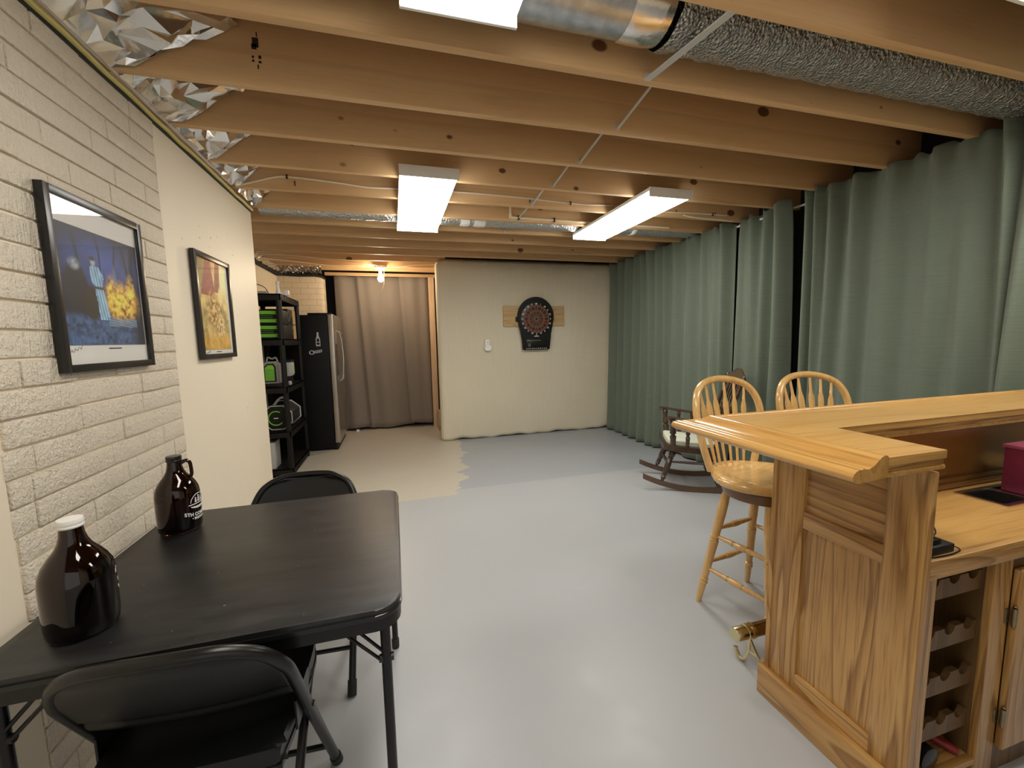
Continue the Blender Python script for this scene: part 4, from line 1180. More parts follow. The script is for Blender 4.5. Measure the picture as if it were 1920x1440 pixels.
m = MB(); m.box(1.612, 1.690, CY, CY + 0.02, 0.0, 0.700, bev=0.002); m.build('face_stile', oak['z'], dc, world=True)
m = MB(); m.box(1.69, 2.86, CY + 0.004, CY + 0.02, 0.0, 0.70); m.build('face_board', oak_shade, dc, world=True)
m = MB(); m.box(1.698, 2.10, CY - 0.016, CY + 0.002, 0.09, 0.66, bev=0.004); dr = m.build('door', oak['z'], dc, world=True)
for zz in (0.52, 0.20):
    m = MB(); m.cyl((1.693, CY - 0.012, zz - 0.025), (1.693, CY - 0.012, zz + 0.025), 0.006, seg=12)
    m.lathe([(0.003, -0.034), (0.005, -0.030), (0.002, -0.025)], Matrix.Translation((1.693, CY - 0.012, zz)), 10); m.lathe([(0.002, 0.025), (0.005, 0.030), (0.003, 0.034)], Matrix.Translation((1.693, CY - 0.012, zz)), 10)
    m.box(1.672, 1.692, CY - 0.003, CY, zz - 0.022, zz + 0.022, bev=0.001)
    h = m.build('hinge', plain('antique_brass', (0.30, 0.24, 0.16), 0.35, metal=1.0), None)
    inv = Vector(dc.location)
    for v in h.data.vertices: v.co -= inv
    h.parent = dr
# things lying in the rack cabinet
m = MB(); m.tube([(1.505, 0.86, 0.118), (1.535, 0.80, 0.100), (1.578, 0.724, 0.0855)], 0.013, 12)
tag(m.build('corkscrew_handle', red_pl), 'dark red rod lying on the bottom shelf of the wine rack', 'handle')
m = MB(); m.lathe([(0.025, 0.0), (0.034, 0.003), (0.034, 0.12), (0.028, 0.15), (0.014, 0.17), (0.014, 0.21)], Matrix.Translation((1.445, 0.715, 0.1065)) @ Matrix.Rotation(-PI / 2, 4, 'X'), 20)
tag(m.build('bottle', blk_gloss), 'black glossy bottle lying at the left of rack bottom shelf', 'bottle')

# brass foot rail with bracket
fr = thing('foot_rail', 'brass foot rail with round end cap at the bar foot', 'foot rail', (2.0, 1.25, 0))
m = MB(); m.cyl((1.285, 1.245, 0.160), (2.78, 1.245, 0.160), 0.0265, seg=28); m.build('tube', brass_dk, fr, world=True)
m = MB(); m.lathe([(0.010, -0.003), (0.026, -0.001), (0.0275, 0.002), (0.0275, 0.050), (0.030, 0.051), (0.030, 0.064), (0.0275, 0.066)], Matrix.Translation((1.252, 1.245, 0.160)) @ Matrix.Rotation(PI / 2, 4, 'Y'), 28); m.build('end_cap', brass_pale, fr, world=True)
for bx_ in (1.330, 2.6):
    m = MB()
    m.lathe([(0.027, -0.006), (0.031, -0.006), (0.031, 0.006), (0.027, 0.006)], Matrix.Translation((bx_, 1.245, 0.160)) @ Matrix.Rotation(PI / 2, 4, 'Y'), 28, caps=False)
    fl_ = lambda t: 0.008
    m.tube(catmull([(bx_, 1.245, 0.132), (bx_, 1.246, 0.100), (bx_, 1.250, 0.065), (bx_, 1.262, 0.030), (bx_, 1.278, 0.012), (bx_, 1.296, 0.012), (bx_, 1.310, 0.026), (bx_, 1.314, 0.040)], 6), lambda t: 0.0065 + 0.006 * max(0, t - 0.55), 8)
    m.tube(catmull([(bx_, 1.246, 0.128), (bx_, 1.215, 0.088), (bx_, 1.18, 0.060), (bx_, 1.140, 0.050)], 6), 0.0055, 8)
    m.tube([(bx_, 1.250, 0.070), (bx_, 1.205, 0.075)], 0.0045, 8)
    m.cyl((bx_, 1.1375, 0.05), (bx_, 1.146, 0.05), 0.024, seg=16)
    m.build('bracket', brass_pale, fr, world=True)

# ------------------------------------------------------------------ bar stools (local: sitter faces -Y)
LEG = [(0, .012), (.03, .0135), (.10, .0155), (.17, .0165), (.175, .021), (.185, .021), (.19, .0165), (.20, .0165), (.205, .020), (.215, .020), (.22, .016), (.30, .0185), (.42, .020), (.50, .021), (.56, .0225), (.565, .0185), (.58, .0185), (.585, .0225), (.60, .0225), (.61, .0185), (.70, .021), (.80, .0225), (.90, .021), (1, .017)]
STR = [(0, .007), (.12, .009), (.30, .012), (.36, .013), (.365, .010), (.39, .010), (.395, .013), (.42, .0145), (.50, .0155), (.58, .0145), (.605, .013), (.61, .010), (.635, .010), (.64, .013), (.70, .012), (.88, .009), (1, .007)]
def stool(label, loc, rot):
    o = thing('bar_stool', label, 'stool', loc, rot, 'oak bar stools at the bar')
    zs = 0.655
    tops, feet = [], []
    for sx, sy in ((-1, -1), (1, -1), (1, 1), (-1, 1)):
        p1 = Vector((sx * 0.105, sy * 0.105, zs - 0.055)); p0 = Vector((sx * 0.186, sy * 0.186, 0.0))
        m = MB(); m.turned(p0, p1, LEG, 16); m.build('leg', oak_stool, o)
        tops.append(p1); feet.append(p0)
    for i in range(4):
        j = (i + 1) % 4
        for t in ((0.36, 0.66) if i % 2 == 0 else (0.31, 0.60)):
            a = feet[i].lerp(tops[i], t); b = feet[j].lerp(tops[j], t)
            m = MB(); m.turned(a, b, STR, 12); m.build('stretcher', oak_stool, o)
    m = MB(); m.lathe([(0.10, zs - 0.062), (0.168, zs - 0.06), (0.172, zs - 0.052), (0.172, zs - 0.018), (0.166, zs - 0.012), (0.05, zs - 0.011)], None, 40); m.build('seat_base', plain('seat_base_brown', (0.16, 0.075, 0.028), 0.35, coat=0.4), o)
    m = MB(); m.lathe([(0.05, zs - 0.0108), (0.150, zs - 0.0105), (0.150, zs - 0.001), (0.05, zs - 0.0005)], None, 32); m.build('swivel_plate', plain('swivel_dark', (0.03, 0.015, 0.01), 0.4), o)
    def seat(u, w):
        a = u * 2 * PI
        R = 0.232 + 0.012 * math.cos(2 * a) * 0 + 0.008 * math.cos(4 * a)
        if w < 0.25:      # underside to rim
            r = R * (0.15 + 0.80 * w / 0.25); z = zs + 0.0
        elif w < 0.45:
            t = (w - 0.25) / 0.2; r = R * (0.95 + 0.05 * math.sin(PI * t)); z = zs + 0.040 * t
        else:
            t = (w - 0.45) / 0.55; r = R * 0.95 * (1 - t); z = zs + 0.040 + 0.004 * math.sin(PI * min(1, t * 4)) * (1 if t < .25 else 0) - 0.013 * sm(0.05, 0.5, t)
        x, y = r * math.cos(a), r * math.sin(a)
        if y > 0.12: pass
        return (x, y, z)
    m = MB(); m.grid(56, 34, seat); bmesh.ops.remove_doubles(m.bm, verts=m.bm.verts, dist=1e-5); m.build('seat', oak_seat, o, sharp=55)
    # bent hoop back, leaning away from the sitter
    zb, H = zs + 0.035, 0.425
    def hp(ang):          # ang 0..PI
        c, s_ = math.cos(ang), math.sin(ang)
        x = (0.165 + 0.065 * math.sin(min(ang, PI - ang) * 1.0) ** 0.5) * (1 if c > 0 else -1) * abs(c) ** 0.62
        return x, s_ ** 0.9 if s_ > 0 else 0
    pts = []
    for x, h in [(-0.160, 0.0), (-0.196, 0.10), (-0.222, 0.20), (-0.230, 0.27), (-0.217, 0.335), (-0.178, 0.39), (-0.105, 0.422), (0, 0.434), (0.105, 0.422), (0.178, 0.39), (0.217, 0.335), (0.230, 0.27), (0.222, 0.20), (0.196, 0.10), (0.160, 0.0)]:
        pts.append((x, 0.135 + 0.085 * h / 0.434 + 0.045 * (1 - (x / 0.23) ** 2), zb + h))
    m = MB(); m.tube(catmull(pts, 6), 0.018, 12, sx=0.95, up=(0, 1, 0)); m.build('hoop', oak_stool, o)
    P = catmull(pts, 8)
    for k, xb in enumerate((-0.10, -0.062, -0.021, 0.021, 0.062, 0.10)):
        xt = xb * 1.62
        cand = min([p for p in P if p.z > zb + 0.2], key=lambda p: abs(p.x - xt))
        b = Vector((xb, 0.135 + 0.045 * (1 - (xb / 0.23) ** 2) + 0.0, zb - 0.012)); t_ = Vector((cand.x, cand.y, cand.z - 0.005))
        d = (t_ - b)
        # arrow shaped slat
        ws = [(0, .0060), (.12, .0068), (.28, .0095), (.45, .015), (.60, .0205), (.70, .0215), (.75, .0185), (.80, .0105), (.9, .0080), (1, .0065)]
        u_ = d.normalized(); sd = Vector((1, 0, 0)); sd = (sd - u_ * sd.dot(u_)).normalized(); nr = u_.cross(sd)
        m = MB(); rings = []
        for t, w_ in ws:
            c = b + d * t
            th = 0.0055 if t < .35 else 0.0048
            rings.append([m.bm.verts.new(c + sd * (w_ * math.cos(2 * PI * q / 10)) + nr * (th * math.sin(2 * PI * q / 10))) for q in range(10)])
        for r0, r1 in zip(rings[:-1], rings[1:]):
            for q in range(10):
                m.bm.faces.new((r0[q], r0[(q + 1) % 10], r1[(q + 1) % 10], r1[q]))
        m.bm.faces.new(rings[-1]); m.bm.faces.new(list(reversed(rings[0])))
        m.build('back_slat', oak_stool, o)
    return o
st1 = stool('oak bar stool at the bar corner, its seat and legs in view', (1.650, 1.512, 0), math.radians(9))
st2 = copy_tree(st1)
st2.location = (2.165, 1.50, 0); st2.rotation_euler = (0, 0, math.radians(-2))
st2['label'] = 'oak bar stool farther right along the bar, only its hoop back showing'

# ------------------------------------------------------------------ rocking chair (local: sitter faces +Y)
RL = [(0, .011), (.06, .015), (.13, .023), (.17, .015), (.19, .015), (.20, .022), (.24, .022), (.25, .015), (.32, .020), (.48, .027), (.62, .025), (.70, .018), (.71, .025), (.75, .025), (.76, .018), (.80, .026), (.90, .030), (1, .022)]
SPI = [(0, .011), (.2, .015), (.42, .019), (.46, .012), (.50, .012), (.53, .019), (.60, .017), (.8, .012), (.88, .017), (.94, .017), (1, .010)]
def rocking_chair(loc, rot):
    o = thing('rocking_chair', 'dark turned wood rocking chair behind the bar corner by green curtain', 'chair', loc, rot)
    def rk(y): return 0.022 + 0.46 * (y + 0.04) ** 2
    hw = 0.225
    for sx in (-1, 1):
        m = MB()
        top = [(y, rk(y) + 0.022) for y in [0.42 - 0.79 * i / 24 for i in range(25)]]
        bot = [(y, max(0.0, rk(y) - 0.022)) for y in [-0.37 + 0.79 * i / 24 for i in range(25)]]
        m.prism(bot + top, sx * hw - 0.011, sx * hw + 0.011, YZ, bev=0.003); m.build('rocker', walnut_y, o)
    zs = 0.365
    legs = {}
    for sx in (-1, 1):
        for sy, yb, yt in ((1, 0.26, 0.16), (-1, -0.20, -0.13)):
            p0 = Vector((sx * hw, yb, rk(yb) + 0.020)); p1 = Vector((sx * 0.165, yt, zs - 0.012))
            m = MB(); m.turned(p0, p1, RL, 14); m.build('leg', walnut, o); legs[(sx, sy)] = (p0, p1)
    mid = lambda k, t: legs[k][0].lerp(legs[k][1], t)
    m = MB(); m.turned(mid((-1, 1), .52), mid((1, 1), .52), STR, 12); m.build('stretcher', walnut, o)
    m = MB(); m.turned(mid((-1, -1), .52), mid((1, -1), .52), STR, 12); m.build('stretcher', walnut, o)
    for sx in (-1, 1):
        m = MB(); m.turned(mid((sx, -1), .62), mid((sx, 1), .62), [(0, .008), (.5, .012), (1, .008)], 12); m.build('stretcher', walnut, o)
    poly = [(-0.18, -0.21), (0.18, -0.21), (0.225, -0.16), (0.245, 0.05), (0.24, 0.19), (0.20, 0.245), (0, 0.255), (-0.20, 0.245), (-0.24, 0.19), (-0.245, 0.05), (-0.225, -0.16)]
    pp = [(p.x, p.y) for p in catmull([(x, y, 0) for x, y in poly], 5, True)]
    tilt = Matrix.Translation((0, 0, zs)) @ Matrix.Rotation(math.radians(5), 4, 'X')
    m = MB(); m.prism(pp, -0.022, 0.026, tilt, bev=0.010); m.build('seat', walnut, o)
    # arms on posts
    for sx in (-1, 1):
        arm = catmull([(sx * 0.262, 0.235, 0.645), (sx * 0.262, 0.19, 0.655), (sx * 0.262, 0.10, 0.640), (sx * 0.255, -0.04, 0.622), (sx * 0.235, -0.17, 0.618), (sx * 0.20, -0.26, 0.622)], 6)
        m = MB(); m.tube(arm, lambda t: 0.012 + (0.003 if t < .2 else 0), 12, sx=2.2, up=(0, 0, 1)); m.build('arm', walnut, o)
        for y, z1, pr in ((0.185, 0.642, [(t, r * 1.45) for t, r in SPI]), (0.06, 0.625, SPI), (-0.06, 0.612, SPI)):
            m = MB(); m.turned((sx * 0.222, y * 0.93, zs + 0.012), (sx * 0.258, y, z1), pr, 12); m.build('arm_spindle', walnut, o)
    # tall back
    for sx in (-1, 1):
        m = MB(); m.turned((sx * 0.185, -0.17, zs + 0.01), (sx * 0.235, -0.365, 1.005), [(0, .014), (.12, .019), (.2, .014), (.22, .019), (.26, .019), (.28, .014), (.5, .018), (.70, .014), (.72, .018), (.76, .018), (.78, .014), (.92, .015), (.96, .020), (1, .008)], 14); m.build('back_post', walnut, o)
    for i in range(5):
        x = -0.11 + 0.055 * i
        m = MB(); m.turned((x, -0.182, zs + 0.01), (x * 1.25, -0.352, 0.93), [(0, .007), (.2, .010), (.45, .012), (.55, .007), (.57, .012), (.60, .012), (.62, .007), (.64, .012), (.67, .012), (.69, .007), (.85, .009), (1, .007)], 12); m.build('back_spindle', walnut, o)
    def crest(u, w):
        x = (u - 0.5) * 0.52
        k = abs(x) / 0.26
        zt = 1.03 + 0.028 * math.cos(k * PI * 1.0) - 0.018 * k
        z0 = 0.915 + 0.015 * k * k
        return (x, -0.352 - 0.03 * (1 - k * k) * 0.6 - 0.02 * w + 0.012 * k * k, z0 + (zt - z0) * w)
    m = MB(); m.grid(30, 8, crest); m.build('crest_rail', walnut_y, o, solid=0.022)
    return o
RKL, RKR = Vector((2.55, 3.125, 0)), math.radians(61)
rocking_chair(RKL, RKR)
pp = [(p.x * 1.0, p.y) for p in catmull([(x, y, 0) for x, y in [(-0.16, -0.17), (0.16, -0.17), (0.20, 0.0), (0.205, 0.17), (0.17, 0.215), (-0.17, 0.215), (-0.205, 0.17), (-0.20, 0.0)]], 5, True)]
ch = thing('seat_cushion', 'pale cream cushion lying on the seat of the dark rocking chair', 'cushion', RKL, RKR)
m = MB(); m.prism(pp, 0.028, 0.062, Matrix.Translation((0, 0, 0.365)) @ Matrix.Rotation(math.radians(5), 4, 'X'), bev=0.013); m.build('pad', cushion_m, ch)

# ------------------------------------------------------------------ dartboard wall
m = MB(); m.box(1.452, 2.335, YB - 0.028, YB - 0.008, 1.520, 1.795, bev=0.002)
tag(m.build('mounting_board', pine_lt), 'pale pine board fixed to the cream wall behind the dartboard', 'board')
db = thing('dartboard', 'black electronic dartboard with red and black target on the cream wall', 'dartboard', (1.90, YB - 0.03, 1.19))
cx, cz, yf = 1.903, 1.618, YB - 0.078
prof = []
for i in range(41):
    a = math.radians(-25 + 230 * i / 40)
    prof.append((cx + 0.258 * math.cos(a) * 1.0, cz + 0.03 + 0.268 * math.sin(a) - 0.0))
out = prof + [(cx - 0.222, 1.45), (cx - 0.196, 1.36), (cx - 0.196, 1.212), (cx - 0.18, 1.196), (cx + 0.18, 1.196), (cx + 0.196, 1.212), (cx + 0.196, 1.36), (cx + 0.222, 1.45)]
m = MB(); m.prism(out, -(YB - 0.028), 0, None)
m.bm.free(); m = MB()
m.prism(out, -(YB - 0.028), -(yf), XZ, bev=0.008); m.build('cabinet', blk_plastic, db, world=True)
m = MB(); m.lathe([(0.01, 0), (0.222, 0), (0.224, 0.004), (0.218, 0.006)], Matrix.Translation((cx, yf, cz)) @ Matrix.Rotation(PI / 2, 4, 'X'), 60)
m.build('number_ring', plain('dart_black_face', (0.006, 0.006, 0.006), 0.35), db, world=True)
Rr = 0.186
segs = MB()
yk = yf - 0.0075
def wedge(mb, r0, r1, a0, a1, y, mi, n=3):
    A = [(cx + r0 * math.sin(a0 + (a1 - a0) * i / n), cz + r0 * math.cos(a0 + (a1 - a0) * i / n)) for i in range(n + 1)]
    B = [(cx + r1 * math.sin(a0 + (a1 - a0) * i / n), cz + r1 * math.cos(a0 + (a1 - a0) * i / n)) for i in range(n + 1)]
    for i in range(n):
        f = mb.bm.faces.new([mb.bm.verts.new((p[0], y, p[1])) for p in (A[i], B[i], B[i + 1], A[i + 1])]); f.material_index = mi
for k in range(20):
    a0 = (k - 0.5) * PI / 10; a1 = a0 + PI / 10
    c = 0 if k % 2 == 0 else 1
    wedge(segs, 0.022, 0.106, a0, a1, yk, 1 - c if False else c); wedge(segs, 0.106, 0.118, a0, a1, yk, 0 if c else 0)
    wedge(segs, 0.118, 0.170, a0, a1, yk, c); wedge(segs, 0.170, Rr, a0, a1, yk, 0)
wedge(segs, 0.001, 0.022, 0, 2 * PI, yk, 1, 20)
segs.build('target_segments', [red_seg, blk_seg], db, world=True)
m = MB()
for r in (0.022, 0.104, 0.120, 0.168, Rr):
    m.tube([(cx + r * math.sin(2 * PI * i / 60), yk - 0.001, cz + r * math.cos(2 * PI * i / 60)) for i in range(60)], 0.0017, 6, closed=True)
for k in range(20):
    a = (k - 0.5) * PI / 10
    m.tube([(cx + 0.022 * math.sin(a), yk - 0.001, cz + 0.022 * math.cos(a)), (cx + Rr * math.sin(a), yk - 0.001, cz + Rr * math.cos(a))], 0.0015, 6)
m.build('segment_dividers', tan_wire, db, world=True)
nums = [20, 1, 18, 4, 13, 6, 10, 15, 2, 17, 3, 19, 7, 16, 8, 11, 14, 9, 12, 5]
m = MB()
for k, nn in enumerate(nums):
    me = text_mesh(str(nn), 0.030, 0.0012)
    a = k * PI / 10
    px, pz = cx + 0.204 * math.sin(a), cz + 0.204 * math.cos(a) - 0.010
    n0 = len(m.bm.verts); m.bm.from_mesh(me); bpy.data.meshes.remove(me); m.bm.verts.ensure_lookup_table()
    for v in list(m.bm.verts)[n0:]: v.co = Vector((px + v.co.x, yf - 0.0075, pz + v.co.y))
m.build('numbers', logo_white, db, world=True)
m = MB()
m.prism([(cx - 0.036, 1.378), (cx + 0.036, 1.378), (cx + 0.034, 1.386), (cx + 0.012, 1.388), (cx, 1.396), (cx - 0.012, 1.388), (cx - 0.034, 1.386)], -(yf - 0.0005), -(yf - 0.002), XZ); m.build('maker_mark', logo_white, db, world=True)
m = MB(); m.box(cx - 0.145, cx + 0.15, yf - 0.003, yf + 0.002, 1.232, 1.335, bev=0.002); m.build('score_display', blk_gloss, db, world=True)
m = MB(); m.box(cx - 0.075, cx + 0.065, yf - 0.0045, yf - 0.003, 1.318, 1.330); m.box(cx - 0.122, cx - 0.088, yf - 0.0045, yf - 0.003, 1.240, 1.285); m.build('display_panels', plain('display_grey', (0.10, 0.095, 0.09), 0.4), db, world=True)
m = MB()
for k in range(11):
    x = cx - 0.142 + 0.0284 * k
    m.lathe([(0.0062, 0), (0.0062, 0.004), (0.003, 0.005)], Matrix.Translation((x, yf, 1.214)) @ Matrix.Rotation(PI / 2, 4, 'X'), 12)
m.build('buttons', logo_white, db, world=True)
m = MB(); m.tube(catmull([(cx + 0.19, YB - 0.04, 1.23), (cx + 0.215, YB - 0.02, 1.245), (cx + 0.232, YB - 0.016, 1.36), (cx + 0.236, YB - 0.016, 1.50), (cx + 0.225, YB - 0.02, 1.60)], 6), 0.0025, 6); m.build('power_cord', blk_plastic, db, world=True)
m = MB(); m.box(cx - 0.285, cx - 0.25, YB - 0.07, YB - 0.03, 1.585, 1.65, bev=0.006); m.build('side_dart_holder', blk_plastic, db, world=True)
sn = thing('air_freshener', 'small white plug-in device on the cream wall left of dartboard', 'plug-in device', (1.222, YB - 0.01, 1.19))
m = MB(); m.box(1.186, 1.250, YB - 0.052, YB - 0.014, 1.255, 1.350, bev=0.006); m.build('upper_body', white_plastic, sn, world=True)
m = MB(); m.lathe([(0.02, 0), (0.048, 0.0), (0.054, 0.006), (0.054, 0.04), (0.046, 0.05), (0.02, 0.052)], Matrix.Translation((1.224, YB - 0.012, 1.238)) @ Matrix.Rotation(PI / 2, 4, 'X') @ Matrix.Diagonal((1, 0.86, 1, 1)), 32); m.build('lower_body', white_plastic, sn, world=True)
m = MB(); m.prism([(1.206, 1.318), (1.230, 1.318), (1.218, 1.296)], -(YB - 0.053), -(YB - 0.0535), XZ); m.lathe([(0.006, 0), (0.006, 0.002)], Matrix.Translation((1.193, YB - 0.064, 1.25)) @ Matrix.Rotation(PI / 2, 4, 'X'), 12)
m.build('vent_marks', lt_grey, sn, world=True)

# ------------------------------------------------------------------ fridge
FX0, FX1, FY0, FY1, FZ = -1.40, -0.768, 5.57, 6.40, 1.70
fg = thing('fridge', 'black sided side-by-side fridge with steel doors in the alcove', 'refrigerator', (-1.08, 5.98, 0))
m = MB(); m.box(FX0, FX1, FY0, FY1, 0.02, FZ - 0.01, bev=0.006); m.build('cabinet', blk_plastic if False else plain('fridge_black', (0.003, 0.003, 0.0032), 0.45, spec=0.25, bump=0.05, bscale=300), fg, world=True)
m = MB(); m.box(FX1 - 0.01, FX1 + 0.035, FY0 + 0.01, FY1, 0.0, 0.075, bev=0.004); m.build('toe_grille', blk_plastic, fg, world=True)
ym = FY0 + 0.36
for a, b in ((FY0, ym - 0.003), (ym + 0.003, FY1)):
    m = MB(); m.box(FX1 + 0.003, FX1 + 0.068, a, b, 0.085, FZ, bev=0.010, seg=3); d = m.build('door', steel, fg, world=True)
    s = -1 if a == FY0 else 1
    hy = ym + s * 0.045
    m = MB()
    xb = FX1 + 0.066
    m.tube(catmull([(xb, hy, 1.50), (xb + 0.035, hy, 1.47), (xb + 0.055, hy, 1.35), (xb + 0.062, hy, 1.18), (xb + 0.055, hy, 1.00), (xb + 0.035, hy, 0.88), (xb, hy, 0.85)], 6), 0.012, 10)
    h = m.build('handle', chrome, None)
    for v in h.data.vertices: v.co -= Vector(fg.location)
    h.parent = d
    if s < 0:
        m = MB(); m.box(xb - 0.004, xb + 0.004, FY0 + 0.06, FY0 + 0.25, 0.93, 1.33, bev=0.004)
        h = m.build('dispenser', blk_gloss, None)
        for v in h.data.vertices: v.co -= Vector(fg.location)
        h.parent = d
m = MB(); m.box(FX1 - 0.22, FX1 + 0.05, FY0 + 0.02, FY0 + 0.10, FZ - 0.012, FZ + 0.016, bev=0.006); m.build('hinge_cover', blk_plastic, fg, world=True)
# two stickers on the side
m = MB()
def P2(px, pz): return (px, pz)
bz, bxx = 1.31, -0.885
bo = [(-0.026, 0), (0.026, 0), (0.026, 0.085), (0.012, 0.125), (0.011, 0.17), (-0.011, 0.17), (-0.012, 0.125), (-0.026, 0.085)]
m.prism([(bxx + x * 0.95, bz + z) for x, z in bo], -(FY0 - 0.0004), -(FY0 - 0.003), XZ, mi=0)
m.prism([(bxx + x, bz + z) for x, z in [(-0.016, 0.018), (0.016, 0.018), (0.016, 0.045), (-0.016, 0.045)]], -(FY0 - 0.003), -(FY0 - 0.0036), XZ, mi=1)
m.prism([(bxx + x, bz + z) for x, z in [(-0.018, 0.055), (0.018, 0.055), (0.010, 0.095), (-0.010, 0.095)]], -(FY0 - 0.003), -(FY0 - 0.0036), XZ, mi=1)
tag(m.build('fridge_magnet', [silver_lbl, blk_plastic]), 'silver bottle-shaped magnet on the black fridge side', 'magnet', 'magnets on the fridge side')
m = MB()
z0 = 1.235
ring = [( -0.965 + 0.024 * math.cos(2 * PI * i / 24), z0 + 0.022 * math.sin(2 * PI * i / 24)) for i in range(24)]
m.tube([(x, FY0 - 0.004, z) for x, z in ring], 0.006, 8, closed=True)
m.prism([(-0.945, z0 - 0.014), (-0.85, z0 + 0.002), (-0.848, z0 + 0.034), (-0.94, z0 + 0.018)], -(FY0 - 0.0004), -(FY0 - 0.004), XZ, mi=0)
for k in range(4): m.prism([(-0.93 + 0.02 * k, z0 - 0.004 + 0.0034 * k), (-0.92 + 0.02 * k, z0 - 0.002 + 0.0034 * k), (-0.92 + 0.02 * k, z0 + 0.016 + 0.0034 * k), (-0.93 + 0.02 * k, z0 + 0.014 + 0.0034 * k)], -(FY0 - 0.004), -(FY0 - 0.0046), XZ, mi=1)
tag(m.build('fridge_magnet', [silver_lbl, blk_plastic]), 'silver opener-shaped magnet below the bottle magnet', 'magnet', 'magnets on the fridge side')

# ------------------------------------------------------------------ black plastic shelving and what stands on it
SX, SXB, SYA, SYC = -1.035, -1.43, 4.57, 5.40
sh = thing('shelving_unit', 'black plastic shelving unit in the alcove before the fridge', 'shelving', ((SX + SXB) / 2, (SYA + SYC) / 2, 0))
LV = (0.085, 0.470, 0.920, 1.395, 1.835)
for z in LV:
    m = MB()
    m.box(SXB, SX, SYA, SYC, z - 0.012, z, bev=0.002)
    for a in ((SXB, SX, SYA, SYA + 0.012), (SXB, SX, SYC - 0.012, SYC), (SXB, SXB + 0.012, SYA, SYC), (SX - 0.012, SX, SYA, SYC)):
        m.box(a[0], a[1], a[2], a[3], z - 0.062, z, bev=0.002)
    n = 14
    for k in range(n):
        yy = SYA + 0.06 + (SYC - SYA - 0.12) * k / (n - 1)
        m.box(SX - 0.001, SX + 0.0035, yy - 0.008, yy + 0.008, z - 0.055, z - 0.010)
    m.build('shelf', blk_plastic, sh, world=True)
for x in (SX - 0.024, SXB + 0.024):
    for y in (SYA + 0.024, SYC - 0.024):
        m = MB(); m.lathe([(0.022, 0), (0.026, 0.01), (0.026, 1.80), (0.022, 1.834)], Matrix.Translation((x, y, 0)), 8); m.build('post', blk_plastic, sh, world=True)
# tool cases and boxes on the second shelf from the top
def tool_case(label, y0, z0, x1):
    o = thing('tool_case', label, 'tool case', (x1 - 0.17, y0 + 0.05, z0), 0, 'black tool cases with green grips')
    m = MB(); m.box(x1 - 0.34, x1, y0, y0 + 0.28, z0, z0 + 0.145, bev=0.012); m.build('case', blk_plastic, o, world=True)
    m = MB()
    for dz in (0.018, 0.098):
        m.prism([(x1 - 0.24, z0 + dz), (x1 - 0.04, z0 + dz), (x1 - 0.055, z0 + dz + 0.015), (x1 - 0.04, z0 + dz + 0.034), (x1 - 0.24, z0 + dz + 0.034), (x1 - 0.225, z0 + dz + 0.015)], -(y0 - 0.001), -(y0 - 0.014), XZ, bev=0.003)
    m.build('green_grips', green_pl, o, world=True)
    m = MB()
    for dz in (0.062, 0.080): m.box(x1 - 0.28, x1 - 0.08, y0 - 0.006, y0 + 0.002, z0 + dz, z0 + dz + 0.008, bev=0.002)
    m.build('rib', green_dk, o, world=True)
tool_case('black and green tool case, lower of the stacked pair on black shelves', 4.64, 1.396, -1.052)
tool_case('black and green tool case, upper of the stacked pair on black shelves', 4.64, 1.542, -1.052)
def carton(label, y0, y1, z0, z1, x1, tall):
    o = thing('printed_carton', label, 'box', (x1 - 0.1, (y0 + y1) / 2, z0), 0, 'printed cartons on the shelves')
    m = MB(); m.box(x1 - 0.22, x1, y0, y1, z0, z1, bev=0.002); m.build('carton_body', blk_plastic, o, world=True)
    m = MB(); m.box(x1 - 0.0005, x1 + 0.001, y1 - (y1 - y0) * 0.42, y1 - 0.012, z0 + 0.004, z1 - 0.004); m.build('brown_panel', cardboard, o, world=True)
    m = MB()
    if tall:
        m.lathe([(0.034, 0), (0.042, 0.0), (0.042, 0.001), (0.034, 0.001)], Matrix.Translation((x1 + 0.001, y0 + (y1 - y0) * .5, z0 + 0.09)) @ Matrix.Rotation(PI / 2, 4, 'Y'), 28, caps=False)
        m.tube([(x1 - 0.08 + 0.03 * math.cos(t), y0 - 0.001, z0 + 0.07 + 0.06 * math.sin(t)) for t in [-1.2 + 2.4 * i / 12 for i in range(13)]], 0.005, 6)
    else:
        for k in range(3): m.box(x1 - 0.0005, x1 + 0.001, y0 + 0.03 + .05 * k, y0 + 0.055 + .05 * k, z0 + 0.03 + .03 * k, z0 + 0.05 + .03 * k)
    m.build('printed_shape', plain('print_green', (0.16, 0.34, 0.08), 0.5), o, world=True)
carton('black and brown carton with green curve, lower of the shelf cartons', 4.93, 5.28, 1.396, 1.555, -1.06, True)
carton('black and brown carton, upper of the shelf cartons', 4.93, 5.28, 1.556, 1.715, -1.06, False)
# battery charger and battery on the middle shelf
o = thing('battery_charger', 'grey charger with bright green louvred front on the middle shelf', 'charger', (-1.20, 4.68, 0.92))
m = MB(); m.prism([(-1.272, 0.955), (-1.118, 0.955), (-1.118, 1.135), (-1.145, 1.175), (-1.225, 1.175), (-1.272, 1.13)], -4.74, -4.625, XZ, bev=0.008); m.build('shell', grey_pl, o, world=True)
m = MB(); m.prism([(-1.252, 0.972), (-1.138, 0.972), (-1.138, 1.125), (-1.158, 1.155), (-1.215, 1.155), (-1.252, 1.12)], -4.626, -4.622, XZ, bev=0.001); m.build('front_panel', blk_gloss, o, world=True)
m = MB(); m.prism([(-1.236, 0.985), (-1.154, 0.985), (-1.154, 1.12), (-1.168, 1.140), (-1.205, 1.140), (-1.236, 1.115)], -4.622, -4.617, XZ, bev=0.001)
m.build('green_grille', green_pl, o, world=True)
m = MB()
for k in range(7): m.box(-1.232, -1.158, 4.6155, 4.618, 0.995 + 0.016 * k, 0.999 + 0.016 * k)
